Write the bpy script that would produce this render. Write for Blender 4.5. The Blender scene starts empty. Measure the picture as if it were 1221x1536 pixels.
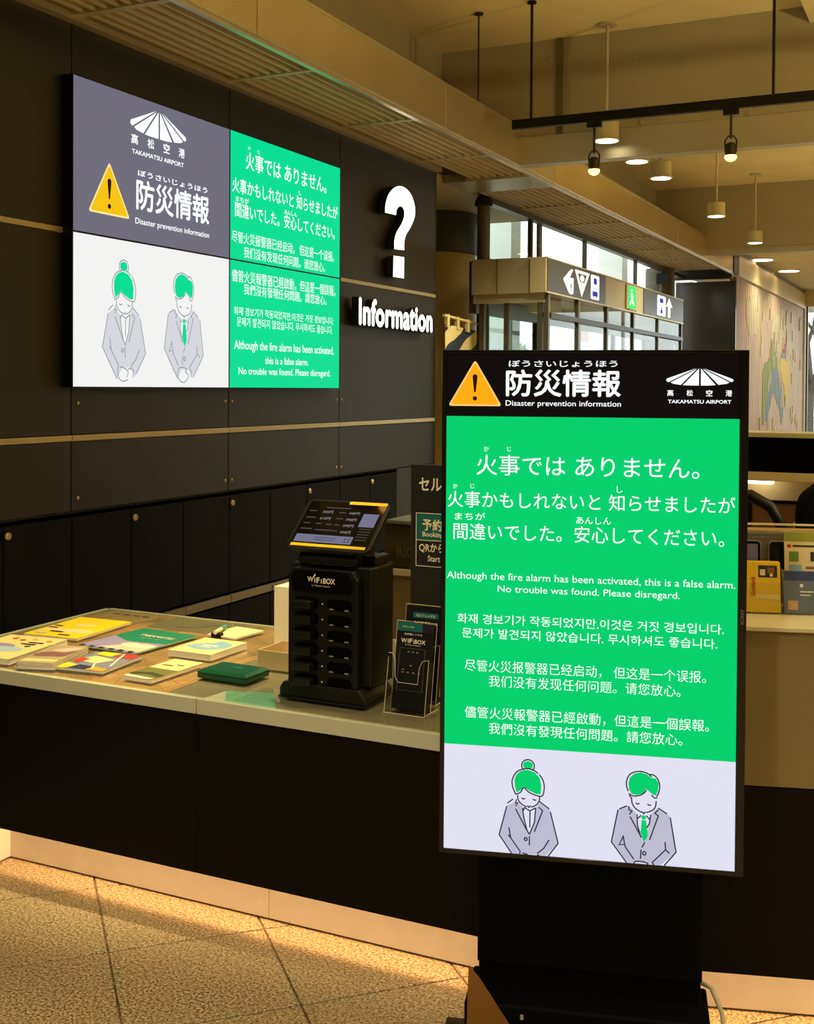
import bpy, bmesh, math, random
from mathutils import Matrix, Vector
from mathutils.geometry import tessellate_polygon

random.seed(7)
scene = bpy.context.scene
COL = scene.collection
R = math.radians

# ------------------------------------------------------------------ camera, world, exposure
cd = bpy.data.cameras.new('camera')
cam = bpy.data.objects.new('camera', cd)
COL.objects.link(cam)
FPX = 1750.0
cd.sensor_fit = 'AUTO'
cd.sensor_width = 36.0
cd.lens = 36.0 * FPX / 1536.0
PITCH, YAW, ROLL = R(1.0), R(25.8), 0.0064
cd.shift_y = -(768 - (582 + FPX * math.tan(PITCH))) / 1536.0
cd.clip_start = 0.05
cd.clip_end = 300
cam.matrix_world = (Matrix.Translation((0, 0, 1.65)) @ Matrix.Rotation(YAW, 4, 'Z') @
                    Matrix.Rotation(R(90) - PITCH, 4, 'X') @ Matrix.Rotation(ROLL, 4, 'Z'))
scene.camera = cam

world = bpy.data.worlds.new('overcast_sky')
scene.world = world
world.use_nodes = True
bg = world.node_tree.nodes['Background']
bg.inputs['Color'].default_value = (0.93, 0.97, 1.0, 1)
bg.inputs['Strength'].default_value = 3.2

vs = scene.view_settings
vs.view_transform = 'Standard'
vs.look = 'None'
vs.exposure = 0.0
vs.gamma = 1.0
vs.use_curve_mapping = False
try:
    scene.cycles.use_denoising = True
    scene.cycles.max_bounces = 8
    scene.cycles.sample_clamp_indirect = 4.0
except Exception:
    pass

# light levels (watts) gathered here for tuning
W_PENDANT = 135.0
W_UPLIGHT = 760.0
W_SPOT = 300.0
E_KICK = 32.0
WARM = (1.0, 0.95, 0.70)
AMBER = (1.0, 0.80, 0.38)
LAMPS = []

# ------------------------------------------------------------------ helpers
def lin(c):
    def f(v):
        v = v / 255.0
        return v / 12.92 if v <= 0.04045 else ((v + 0.055) / 1.055) ** 2.4
    return tuple(f(v) for v in c) + (1.0,)

MATS = {}
def mat(name, rgb, rough=0.5, metal=0.0, emit=0.0, spec=0.5, vary=0.0, scale=20.0, bump=0.0, stretch=None, coat=0.0):
    if name in MATS:
        return MATS[name]
    m = bpy.data.materials.new(name)
    m.use_nodes = True
    nt = m.node_tree
    b = nt.nodes['Principled BSDF']
    c = lin(rgb)
    b.inputs['Base Color'].default_value = c
    b.inputs['Roughness'].default_value = rough
    b.inputs['Metallic'].default_value = metal
    b.inputs['Specular IOR Level'].default_value = spec
    b.inputs['Coat Weight'].default_value = coat
    if emit > 0:
        b.inputs['Specular IOR Level'].default_value = 0.04
        b.inputs['Emission Color'].default_value = c
        b.inputs['Emission Strength'].default_value = emit
        b.inputs['Base Color'].default_value = (0.002, 0.002, 0.002, 1)
    if vary > 0 or bump > 0:
        tc = nt.nodes.new('ShaderNodeTexCoord')
        mp = nt.nodes.new('ShaderNodeMapping')
        if stretch:
            mp.inputs['Scale'].default_value = stretch
        nz = nt.nodes.new('ShaderNodeTexNoise')
        nz.inputs['Scale'].default_value = scale
        nz.inputs['Detail'].default_value = 6
        nt.links.new(tc.outputs['Object'], mp.inputs['Vector'])
        nt.links.new(mp.outputs['Vector'], nz.inputs['Vector'])
        if vary > 0:
            rp = nt.nodes.new('ShaderNodeValToRGB')
            rp.color_ramp.elements[0].position = 0.3
            rp.color_ramp.elements[1].position = 0.7
            rp.color_ramp.elements[0].color = tuple(v * (1 - vary) for v in c[:3]) + (1,)
            rp.color_ramp.elements[1].color = tuple(min(1, v * (1 + vary)) for v in c[:3]) + (1,)
            nt.links.new(nz.outputs['Fac'], rp.inputs['Fac'])
            nt.links.new(rp.outputs['Color'], b.inputs['Base Color'])
        if bump > 0:
            bp = nt.nodes.new('ShaderNodeBump')
            bp.inputs['Strength'].default_value = bump
            bp.inputs['Distance'].default_value = 0.01
            nt.links.new(nz.outputs['Fac'], bp.inputs['Height'])
            nt.links.new(bp.outputs['Normal'], b.inputs['Normal'])
    MATS[name] = m
    return m

def glass_mat(name, tint=(1, 1, 1), refl=0.08, rough=0.0):
    if name in MATS:
        return MATS[name]
    m = bpy.data.materials.new(name)
    m.use_nodes = True
    nt = m.node_tree
    nt.nodes.remove(nt.nodes['Principled BSDF'])
    out = nt.nodes['Material Output']
    tr = nt.nodes.new('ShaderNodeBsdfTransparent')
    tr.inputs['Color'].default_value = tuple(tint) + (1,)
    gl = nt.nodes.new('ShaderNodeBsdfGlossy')
    gl.inputs['Roughness'].default_value = rough
    fr = nt.nodes.new('ShaderNodeFresnel')
    fr.inputs['IOR'].default_value = 1.45
    mx = nt.nodes.new('ShaderNodeMixShader')
    ge = nt.nodes.new('ShaderNodeNewGeometry')
    inv = nt.nodes.new('ShaderNodeMath'); inv.operation = 'SUBTRACT'; inv.inputs[0].default_value = 1.0
    mu = nt.nodes.new('ShaderNodeMath'); mu.operation = 'MULTIPLY'
    nt.links.new(ge.outputs['Backfacing'], inv.inputs[1])
    nt.links.new(fr.outputs['Fac'], mu.inputs[0]); nt.links.new(inv.outputs[0], mu.inputs[1])
    nt.links.new(mu.outputs[0], mx.inputs['Fac'])
    nt.links.new(tr.outputs[0], mx.inputs[1])
    nt.links.new(gl.outputs[0], mx.inputs[2])
    nt.links.new(mx.outputs[0], out.inputs['Surface'])
    MATS[name] = m
    return m

WORLD = {}      # object name -> world matrix, for writing parts in world coordinates
def wm(o):
    return WORLD.get(o.name, Matrix.Identity(4)) if o else Matrix.Identity(4)

def props(o, label=None, cat=None, group=None, kind=None):
    if label: o['label'] = label
    if cat: o['category'] = cat
    if group: o['group'] = group
    if kind: o['kind'] = kind
    return o

def thing(name, label, cat, loc=(0, 0, 0), rotz=0.0, group=None, kind=None):
    o = bpy.data.objects.new(name, None)
    o.empty_display_size = 0.1
    COL.objects.link(o)
    o.location = loc
    o.rotation_euler = (0, 0, rotz)
    WORLD[o.name] = Matrix.Translation(loc) @ Matrix.Rotation(rotz, 4, 'Z')
    return props(o, label, cat, group, kind)

def link(name, me, m, parent=None, label=None, kind=None, cat=None, group=None):
    o = bpy.data.objects.new(name, me)
    COL.objects.link(o)
    if m is not None and len(me.materials) == 0:
        me.materials.append(m)
    if parent:
        o.parent = parent
        WORLD[o.name] = wm(parent)
    return props(o, label, cat, group, kind)

class MB:
    """collects verts and faces of ONE part"""
    def __init__(s, world=False):
        s.v, s.f, s.mi, s.world, s.smooth = [], [], [], world, False
    def add(s, vs, fs, mi=0):
        n = len(s.v)
        s.v += [tuple(v) for v in vs]
        s.f += [tuple(i + n for i in f) for f in fs]
        s.mi += [mi] * len(fs)
        return s
    def box(s, x0, x1, y0, y1, z0, z1, mi=0):
        vs = [(x, y, z) for x in (x0, x1) for y in (y0, y1) for z in (z0, z1)]
        return s.add(vs, [(0, 1, 3, 2), (4, 6, 7, 5), (0, 4, 5, 1), (2, 3, 7, 6), (0, 2, 6, 4), (1, 5, 7, 3)], mi)
    def prism(s, pts, z0, z1, axis='z', mi=0):
        """extrude a 2D outline; axis 'z': (x,y) outline; 'y': (x,z) outline between y0,y1; 'x': (y,z) outline"""
        n = len(pts)
        def P(p, h):
            return {'z': (p[0], p[1], h), 'y': (p[0], h, p[1]), 'x': (h, p[0], p[1])}[axis]
        vs = [P(p, z0) for p in pts] + [P(p, z1) for p in pts]
        tri = tessellate_polygon([[Vector((p[0], p[1], 0)) for p in pts]])
        fs = [tuple(t) for t in tri] + [tuple(i + n for i in reversed(t)) for t in tri]
        fs += [(i, (i + 1) % n, (i + 1) % n + n, i + n) for i in range(n)]
        return s.add(vs, fs, mi)
    def tube(s, pts, r, n=10, mi=0, caps=True):
        pts = [Vector(p) for p in pts]
        rs = r if isinstance(r, (list, tuple)) else [r] * len(pts)
        vs, fs = [], []
        for i, p in enumerate(pts):
            d = (pts[min(i + 1, len(pts) - 1)] - pts[max(i - 1, 0)]).normalized()
            a = d.orthogonal().normalized() if i == 0 else (pa - d * pa.dot(d)).normalized()
            pa = a
            b = d.cross(a)
            for k in range(n):
                t = 2 * math.pi * k / n
                vs.append(p + (a * math.cos(t) + b * math.sin(t)) * rs[i])
        for i in range(len(pts) - 1):
            for k in range(n):
                k2 = (k + 1) % n
                fs.append((i * n + k, i * n + k2, (i + 1) * n + k2, (i + 1) * n + k))
        if caps:
            fs.append(tuple(range(n))[::-1])
            fs.append(tuple((len(pts) - 1) * n + k for k in range(n)))
        s.smooth = True
        return s.add(vs, fs, mi)
    def lathe(s, prof, c=(0, 0, 0), n=24, mi=0):
        vs, fs = [], []
        for (r, z) in prof:
            for k in range(n):
                t = 2 * math.pi * k / n
                vs.append((c[0] + r * math.cos(t), c[1] + r * math.sin(t), c[2] + z))
        for i in range(len(prof) - 1):
            for k in range(n):
                k2 = (k + 1) % n
                fs.append((i * n + k, i * n + k2, (i + 1) * n + k2, (i + 1) * n + k))
        fs.append(tuple(range(n))[::-1])
        fs.append(tuple((len(prof) - 1) * n + k for k in range(n)))
        s.smooth = True
        return s.add(vs, fs, mi)
    def build(s, name, m, parent=None, bevel=0.0, seg=2, label=None, kind=None, cat=None, group=None):
        vs = s.v
        if s.world and parent:
            inv = wm(parent).inverted()
            vs = [tuple(inv @ Vector(v)) for v in vs]
        me = bpy.data.meshes.new(name)
        me.from_pydata(vs, [], s.f)
        ms = m if isinstance(m, (list, tuple)) else [m]
        for x in ms:
            me.materials.append(x)
        if len(ms) > 1:
            me.polygons.foreach_set('material_index', s.mi)
        bm = bmesh.new()
        bm.from_mesh(me)
        bmesh.ops.recalc_face_normals(bm, faces=bm.faces)
        if bevel > 0:
            es = [e for e in bm.edges if len(e.link_faces) == 2 and e.calc_face_angle(0) > 0.5]
            bmesh.ops.bevel(bm, geom=es, offset=bevel, segments=seg, affect='EDGES', profile=0.5)
        bm.to_mesh(me)
        bm.free()
        if s.smooth:
            me.polygons.foreach_set('use_smooth', [True] * len(me.polygons))
            try:
                me.set_sharp_from_angle(angle=R(40))
            except Exception:
                pass
        me.update()
        return link(name, me, None, parent, label, kind, cat, group)

def wbox(name, x, y, z, m, parent=None, bevel=0.0, **k):
    return MB(world=True).box(x[0], x[1], y[0], y[1], z[0], z[1]).build(name, m, parent, bevel, **k)

def lbox(name, x, y, z, m, parent=None, bevel=0.0, **k):
    return MB().box(x[0], x[1], y[0], y[1], z[0], z[1]).build(name, m, parent, bevel, **k)

# flat print: plane 'xz' is a vertical face looking to local -y, 'xy' a face looking up
def pt(u, v, layer, plane):
    return (u, -layer, v) if plane == 'xz' else (u, v, layer)

def shape(name, polys, layer, m, parent, plane='xz', thick=0.0):
    mb = MB()
    for p in polys:
        tri = tessellate_polygon([[Vector((a, b, 0)) for a, b in p]])
        mb.add([pt(a, b, layer, plane) for a, b in p], [tuple(t) for t in tri])
    me = bpy.data.meshes.new(name)
    me.from_pydata(mb.v, [], mb.f)
    return link(name, me, m, parent)

def strokes(name, lines, w, layer, m, parent, plane='xz', vmin=None):
    mb = MB()
    for ln in lines:
        if vmin is not None:
            cut = []
            for i, p in enumerate(ln):
                if i and (ln[i - 1][1] > vmin) != (p[1] > vmin):
                    q = ln[i - 1]; k = (vmin - q[1]) / (p[1] - q[1])
                    cut.append((q[0] + (p[0] - q[0]) * k, vmin + 1e-5))
                if p[1] > vmin:
                    cut.append(p)
            ln = cut
        if len(ln) < 2:
            continue
        P = [Vector(p) for p in ln]
        L, Rr = [], []
        for i, p in enumerate(P):
            d0 = (P[i] - P[i - 1]).normalized() if i > 0 else (P[1] - P[0]).normalized()
            d1 = (P[i + 1] - P[i]).normalized() if i < len(P) - 1 else d0
            d = d0 + d1
            d = d.normalized() if d.length > 1e-4 else d0
            nrm = Vector((-d.y, d.x))
            k = min(1.6, 1 / max(0.4, nrm.dot(Vector((-d0.y, d0.x)))))
            L.append(p + nrm * w / 2 * k)
            Rr.append(p - nrm * w / 2 * k)
        n = len(P)
        mb.add([pt(a.x, a.y, layer, plane) for a in L] + [pt(a.x, a.y, layer, plane) for a in Rr],
               [(i, i + 1, n + i + 1, n + i) for i in range(n - 1)])
    if not mb.f:
        return None
    me = bpy.data.meshes.new(name)
    me.from_pydata(mb.v, [], mb.f)
    return link(name, me, m, parent)

def ell(cx, cy, rx, ry, n=24, a0=0, a1=360, closed=True):
    k = n if closed and a1 - a0 >= 360 else n + 1
    return [(cx + rx * math.cos(R(a0 + (a1 - a0) * i / n)), cy + ry * math.sin(R(a0 + (a1 - a0) * i / n))) for i in range(k)]

def rrect(x0, x1, y0, y1, r, n=5):
    out = []
    for cx, cy, a in ((x1 - r, y1 - r, 0), (x0 + r, y1 - r, 90), (x0 + r, y0 + r, 180), (x1 - r, y0 + r, 270)):
        out += [(cx + r * math.cos(R(a + 90 * i / n)), cy + r * math.sin(R(a + 90 * i / n))) for i in range(n + 1)]
    return out

def smoothline(p, n=4, closed=False):
    """Catmull-Rom through the points"""
    out = []
    N = len(p)
    rng = range(N if closed else N - 1)
    for i in rng:
        g = (lambda k: p[k % N]) if closed else (lambda k: p[max(0, min(N - 1, k))])
        p0, p1, p2, p3 = g(i - 1), g(i), g(i + 1), g(i + 2)
        for k in range(n):
            t = k / n
            out.append(tuple(0.5 * ((2 * p1[j]) + (-p0[j] + p2[j]) * t + (2 * p0[j] - 5 * p1[j] + 4 * p2[j] - p3[j]) * t * t +
                                    (-p0[j] + 3 * p1[j] - 3 * p2[j] + p3[j]) * t ** 3) for j in (0, 1)))
    if not closed:
        out.append(tuple(p[-1]))
    return out

TXT = {}
def text_mesh(body, bold, res=3, extrude=0.0):
    k = (body, bold, res, extrude)
    if k not in TXT:
        c = bpy.data.curves.new('lettering', 'FONT')
        c.body = body
        c.resolution_u = res
        c.offset = bold
        c.extrude = extrude
        o = bpy.data.objects.new('lettering', c)
        me = bpy.data.meshes.new_from_object(o)
        TXT[k] = ([tuple(v.co) for v in me.vertices], [tuple(p.vertices) for p in me.polygons])
        bpy.data.objects.remove(o)
        bpy.data.curves.remove(c)
        bpy.data.meshes.remove(me)
    return TXT[k]

def text(body, box, layer, m, parent, bold=0.0, plane='xz', rot=0.0, name='lettering', depth=0.0, split=True):
    """lettering whose ink fills box (u0,u1,v0,v1); rot turns it about the box centre"""
    if depth:
        vs, fs = text_mesh(body, bold, extrude=0.5)
    else:
        v0_, f0_ = text_mesh(body, min(bold, 0.0))
        vs, fs = list(v0_), list(f0_)
        if bold > 0:                         # heavier strokes: the glyphs laid over themselves, slightly shifted
            for k, (dx, dy) in enumerate(((1, 0), (-1, 0), (0, 1), (0, -1))):
                n0 = len(vs)
                vs += [(x + dx * bold, y + dy * bold, z) for x, y, z in v0_]
                fs += [tuple(i + n0 for i in f) for f in f0_]
    xs = [v[0] for v in vs]; ys = [v[1] for v in vs]
    x0, x1, y0, y1 = min(xs), max(xs), min(ys), max(ys)
    u0, u1, v0, v1 = box
    cu, cv = (u0 + u1) / 2, (v0 + v1) / 2
    sx, sy = (u1 - u0) / max(1e-6, x1 - x0), (v1 - v0) / max(1e-6, y1 - y0)
    ca, sa = math.cos(rot), math.sin(rot)
    out = []
    nv = max(1, len(vs) // 5) if (bold > 0 and not depth) else len(vs)
    for vi, (x, y, z) in enumerate(vs):
        a, b = (x - (x0 + x1) / 2) * sx, (y - (y0 + y1) / 2) * sy
        lay = layer + z * depth + (vi // nv) * 0.00006
        out.append(pt(cu + a * ca - b * sa, cv + a * sa + b * ca, lay, plane))
    # words that stand apart become parts of their own
    par_ = list(range(len(vs)))
    def find(i):
        while par_[i] != i:
            par_[i] = par_[par_[i]]; i = par_[i]
        return i
    for f in fs:
        r0 = find(f[0])
        for i in f[1:]:
            par_[find(i)] = r0
    isl = {}
    for i in range(len(vs)):
        r0 = find(i); x = vs[i][0]
        a, b = isl.get(r0, (1e9, -1e9)); isl[r0] = (min(a, x), max(b, x))
    order = sorted(isl, key=lambda k: isl[k][0])
    grp, cur, reach = {}, 0, None
    for k in order:
        if reach is not None and isl[k][0] - reach > 0.24:
            cur += 1
        grp[k] = cur
        reach = isl[k][1] if reach is None else max(reach, isl[k][1])
    if cur == 0 or not split:
        return flat_text(name, out, fs, m, parent)
    for g in range(cur + 1):
        ids = [i for i in range(len(vs)) if grp[find(i)] == g]
        mp = {i: n for n, i in enumerate(ids)}
        o = flat_text(name, [out[i] for i in ids], [tuple(mp[i] for i in f) for f in fs if f[0] in mp], m, parent)
    return o

def flat_text(name, out, fs, m, parent):
    me = bpy.data.meshes.new(name)
    me.from_pydata(out, [], fs)
    return link(name, me, m, parent)

def point_light(name, loc, watts, color, r=0.05, spot=None, direction=None, blend=0.5):
    ld = bpy.data.lights.new(name, 'SPOT' if spot else 'POINT')
    ld.energy = watts
    ld.color = color
    ld.shadow_soft_size = r
    if spot:
        ld.spot_size = R(spot)
        ld.spot_blend = blend
    o = bpy.data.objects.new(name, ld)
    o.location = loc
    if direction is not None:
        o.rotation_euler = Vector(direction).to_track_quat('-Z', 'Y').to_euler()
    COL.objects.link(o)
    return o

# ------------------------------------------------------------------ materials
M_black = mat('black_laminate_panel', (30, 27, 20), 0.45, vary=0.08, scale=60, bump=0.02)
M_cab = mat('black_cabinet_laminate', (7, 6, 4), 0.6, spec=0.12, vary=0.08, scale=60)
M_gap = mat('dark_joint', (10, 9, 7), 0.8)
M_rail = mat('champagne_metal_rail', (196, 182, 140), 0.35, 0.6, vary=0.05, scale=8, stretch=(1, 20, 20))
M_beige = mat('beige_painted_metal', (134, 118, 74), 0.45, vary=0.03, scale=4)
M_silver = mat('satin_metal_fascia', (206, 192, 158), 0.34, 0.75, vary=0.06, scale=3, bump=0.015)
M_silver2 = mat('polished_metal_fascia', (224, 202, 150), 0.26, 0.75, vary=0.14, scale=1.2, bump=0.5)
M_rib = mat('ribbed_metal_soffit', (176, 160, 116), 0.6, 0.1, vary=0.06, scale=5)
M_conc = mat('painted_concrete_ceiling', (226, 208, 154), 0.85, vary=0.07, scale=2.2, bump=0.08)
M_beam = mat('painted_beam', (158, 146, 112), 0.6, vary=0.05, scale=3)
M_bsilver = mat('brushed_beam_band', (188, 182, 160), 0.4, 0.7, vary=0.04, scale=6)
M_dkmetal = mat('dark_metal', (52, 48, 40), 0.4, 0.5)
M_blackm = mat('black_plastic', (7, 7, 7), 0.4, spec=0.3)
M_gloss = mat('gloss_black_panel', (9, 9, 9), 0.08)
M_cream = mat('cream_laminate', (214, 202, 166), 0.4, vary=0.03, scale=5)
M_edge = mat('pale_edge_band', (206, 204, 172), 0.4, vary=0.03, scale=8)
M_fascia = mat('dark_brown_fascia', (17, 12, 8), 0.5, spec=0.15, vary=0.06, scale=30)
M_kick = mat('pale_kick_panel', (244, 232, 214), 0.4, vary=0.04, scale=14)
M_stand = mat('stand_black', (4, 4, 4), 0.6, spec=0.08)
M_glass = glass_mat('clear_glass', (0.93, 0.97, 0.95))
M_acryl = glass_mat('clear_acrylic', (0.95, 0.96, 0.95))
M_white = mat('white_paint', (236, 236, 232), 0.5)
M_lamp = mat('lamp_diffuser', (255, 236, 190), 0.5, emit=6.0)
M_lampwarm = mat('warm_lamp_glow', (255, 172, 84), 0.5, emit=8.0)
M_led = mat('led_strip', (255, 206, 150), 0.5, emit=E_KICK)
M_lampbody = mat('lamp_housing', (188, 176, 136), 0.45)
# emissive screen colours
S_green = mat('screen_green', (0, 208, 108), emit=1.0)
S_green2 = mat('wall_screen_green', (0, 222, 150), emit=1.0)
S_slate = mat('wall_screen_slate', (112, 109, 124), emit=1.0)
S_white = mat('screen_white', (226, 226, 242), emit=1.0)
S_white2 = mat('wall_screen_white', (242, 243, 242), emit=1.0)
S_text = mat('screen_text_white', (250, 255, 255), emit=1.1)
S_black = mat('screen_black', (14, 9, 10), emit=1.0)
S_amber = mat('screen_amber', (255, 174, 18), emit=1.0)
S_amberlt = mat('screen_amber_light', (255, 206, 120), emit=1.0)
S_yel = mat('screen_yellow', (246, 196, 20), emit=1.0)
S_yellt = mat('screen_yellow_light', (255, 232, 160), emit=1.0)
S_ink = mat('screen_ink', (54, 46, 62), emit=1.0)
S_ink2 = mat('wall_screen_ink', (150, 150, 156), emit=1.0)
S_dark = mat('screen_exclamation', (40, 14, 10), emit=1.0)
S_coat = mat('screen_coat_lilac', (190, 188, 210), emit=1.0)
S_coat2 = mat('wall_screen_coat', (214, 215, 222), emit=1.0)
S_sign = mat('sign_white_glow', (255, 246, 222), emit=2.2)
S_letter = mat('channel_letter_glow', (255, 250, 232), emit=3.2)
M_lside = mat('channel_letter_side', (30, 28, 24), 0.5)

# granite floor
def floor_mat(name, grout):
    m = bpy.data.materials.new(name)
    m.use_nodes = True
    nt = m.node_tree
    b = nt.nodes['Principled BSDF']
    b.inputs['Roughness'].default_value = 0.42
    tc = nt.nodes.new('ShaderNodeTexCoord')
    geo = nt.nodes.new('ShaderNodeNewGeometry')
    n1 = nt.nodes.new('ShaderNodeTexNoise'); n1.inputs['Scale'].default_value = 130; n1.inputs['Detail'].default_value = 5
    n2 = nt.nodes.new('ShaderNodeTexVoronoi'); n2.inputs['Scale'].default_value = 170
    r1 = nt.nodes.new('ShaderNodeValToRGB')
    e = r1.color_ramp.elements
    e[0].position = 0.36; e[0].color = lin((96, 76, 46))
    e[1].position = 0.64; e[1].color = lin((206, 182, 138))
    x = r1.color_ramp.elements.new(0.48); x.color = lin((158, 134, 94))
    r2 = nt.nodes.new('ShaderNodeValToRGB')
    r2.color_ramp.elements[0].position = 0.16; r2.color_ramp.elements[0].color = (0.28, 0.25, 0.2, 1)
    r2.color_ramp.elements[1].position = 0.3; r2.color_ramp.elements[1].color = (1, 1, 1, 1)
    mx = nt.nodes.new('ShaderNodeMixRGB'); mx.blend_type = 'MULTIPLY'; mx.inputs['Fac'].default_value = 1
    for n in (n1, n2):
        nt.links.new(geo.outputs['Position'], n.inputs['Vector'])
    nt.links.new(n1.outputs['Fac'], r1.inputs['Fac'])
    nt.links.new(n2.outputs['Distance'], r2.inputs['Fac'])
    nt.links.new(r1.outputs['Color'], mx.inputs['Color1'])
    nt.links.new(r2.outputs['Color'], mx.inputs['Color2'])
    col = mx.outputs['Color']
    if grout:
        mp = nt.nodes.new('ShaderNodeMapping')
        mp.inputs['Location'].default_value = (-GA[0], -GA[1], 0)
        vr = nt.nodes.new('ShaderNodeVectorRotate'); vr.rotation_type = 'Z_AXIS'; vr.inputs['Angle'].default_value = R(45)
        bk = nt.nodes.new('ShaderNodeTexBrick')
        bk.offset = 0; bk.inputs['Scale'].default_value = 1.0
        bk.inputs['Brick Width'].default_value = TS; bk.inputs['Row Height'].default_value = TS
        bk.inputs['Mortar Size'].default_value = 0.004
        bk.inputs['Color1'].default_value = (1, 1, 1, 1); bk.inputs['Color2'].default_value = (1, 1, 1, 1)
        bk.inputs['Mortar'].default_value = (0.4, 0.38, 0.34, 1)
        m2 = nt.nodes.new('ShaderNodeMixRGB'); m2.blend_type = 'MULTIPLY'; m2.inputs['Fac'].default_value = 1
        nt.links.new(geo.outputs['Position'], mp.inputs['Vector'])
        nt.links.new(mp.outputs['Vector'], vr.inputs['Vector'])
        nt.links.new(vr.outputs['Vector'], bk.inputs['Vector'])
        nt.links.new(col, m2.inputs['Color1']); nt.links.new(bk.outputs['Color'], m2.inputs['Color2'])
        col = m2.outputs['Color']
    nt.links.new(col, b.inputs['Base Color'])
    return m

GA, TS = (-2.244, 2.663), 0.462
M_floor = floor_mat('speckled_granite_floor', True)
M_tile = floor_mat('speckled_granite_tile', False)
M_grout = mat('grout', (96, 80, 54), 0.9)

# ------------------------------------------------------------------ the setting: floor, walls, ceiling
ZC = 4.12          # hall ceiling
ZS = 3.24          # soffit
XW = -3.55         # information wall
XF = -2.95         # soffit fascia

floor = thing('floor', 'beige speckled granite floor laid diagonally', None, (0, 0, 0), kind='structure')
fl = MB(world=True)
fl.box(-6.5, 6.0, -6.0, 26.0, -0.20, -0.004)
fl.build('floor_base', M_floor, floor)
# single tiles in the part of the floor that shows, turned 45 degrees
s2 = math.sqrt(0.5)
tme = None
for i in range(-14, 15):
    for j in range(-14, 15):
        a, b = (i + 0.5) * TS, (j + 0.5) * TS
        x, y = GA[0] + (a + b) * s2, GA[1] + (a - b) * s2
        if not (-3.6 < x < 0.9 and 1.1 < y < 3.35):
            continue
        if tme is None:
            h = TS / 2 - 0.0032
            o = MB().box(-h, h, -h, h, -0.004, 0.0).build('tile', M_tile, floor, bevel=0.0012, seg=1)
            tme = o.data
        else:
            o = link('tile', tme, None, floor)
        o.location = (x, y, 0)
        o.rotation_euler = (0, 0, R(45))

# information wall with laminate panels
wall = thing('wall_left', 'black panelled wall behind the counter', None, (XW, 0, 0), kind='structure')
wbox('wall_core', (XW - 0.12, XW - 0.012), (-6, 7.80), (0, ZC), M_gap, wall)
seams = [-6.0, -2.1, 0.35, 1.56, 2.76, 3.962, 5.165, 6.368, 7.80]
rows = [(1.10, 1.405), (1.436, 2.312), (2.336, ZS + 0.3)]
for i in range(len(seams) - 1):
    for z0, z1 in rows:
        wbox('panel', (XW - 0.012, XW), (seams[i] + 0.003, seams[i + 1] - 0.003), (z0, z1), M_black, wall, bevel=0.0015)
wbox('panel', (XW - 0.012, XW), (7.187, 7.797), (0.0, 1.094), M_black, wall, bevel=0.0015)
wbox('upper_wall', (XW - 0.12, XW), (-6, 7.80), (ZS + 0.3, ZC), M_beam, wall)
wbox('end_face', (XW - 0.12, XW + 0.002), (7.797, 7.812), (0, ZS), M_black, wall)
sc_me = None
for y in (3.962, 5.165, 6.368):
    for z in (1.575, 1.155):
        for s in ((1,) if y < 4 else (-1, 1)):
            mb = MB()
            mb.lathe([(0.008, 0), (0.008, 0.003), (0.005, 0.005)], n=10)
            if sc_me is None:
                o = mb.build('screw', M_rail, wall); sc_me = o.data
            else:
                o = link('screw', sc_me, None, wall)
            o.location = (0.0, y + s * 0.03 + 0.012 * (y < 4), z)
            o.rotation_euler = (0, R(90), 0)

def rail(name, z0, z1, label):
    t = thing(name, label, None, (XW, 0, 0), kind='structure')
    for i in range(len(seams) - 1):
        a, b = seams[i] + 0.002, seams[i + 1] - 0.002
        if name == 'trim_1' and 3.9 < a < 6.3:
            continue
        wbox('rail_length', (XW - 0.012, XW + 0.008), (a, b), (z0, z1), M_rail, t, bevel=0.002)
rail('trim_1', 2.312, 2.336, 'upper champagne metal rail across the black wall')
rail('trim_2', 1.407, 1.433, 'lower champagne metal rail across the black wall')

# cabinets built into the foot of the wall
cab_lab = {0: 'low black wall cabinet cut by the left picture edge behind the yellow booklet',
           1: 'low black wall cabinet below the left column of screens',
           2: 'low black wall cabinet below the joint between the screen columns',
           3: 'low black wall cabinet behind the tilted tablet kiosk',
           4: 'low black wall cabinet ending the row below the lit Information letters'}
for i in range(5):
    y0 = 3.155 + 0.8055 * i
    t = thing('wall_cabinet', cab_lab[i], 'cabinet', (XW, y0, 0.0), 0, 'low cabinets along the black wall')
    wbox('cabinet_body', (XW - 0.05, XW - 0.012), (y0 + 0.001, y0 + 0.804), (0.0, 1.088), M_gap, t)
    for k in (0, 1):
        d = wbox('cabinet_door', (XW - 0.012, XW + 0.006), (y0 + 0.003 + 0.4027 * k, y0 + 0.4 + 0.4027 * k), (0.555, 1.072), M_cab, t, bevel=0.002)
        wbox('drawer_front', (XW - 0.012, XW + 0.006), (y0 + 0.003 + 0.4027 * k, y0 + 0.4 + 0.4027 * k), (0.08, 0.49), M_cab, t, bevel=0.002)
        wbox('grip_rail', (XW - 0.012, XW + 0.022), (y0 + 0.003 + 0.4027 * k, y0 + 0.4 + 0.4027 * k), (0.503, 0.541), mat('grey_grip_rail', (124, 118, 96), 0.45), t, bevel=0.003)
        if k == 1:
            mb = MB()
            mb.lathe([(0.016, 0), (0.016, 0.008), (0.012, 0.012), (0.005, 0.012), (0.004, 0.009)], n=14)
            o = mb.build('lock', M_rail, d)
            o.location = (0.006, 0.4255, 1.032)
            o.rotation_euler = (0, R(90), 0)

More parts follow.
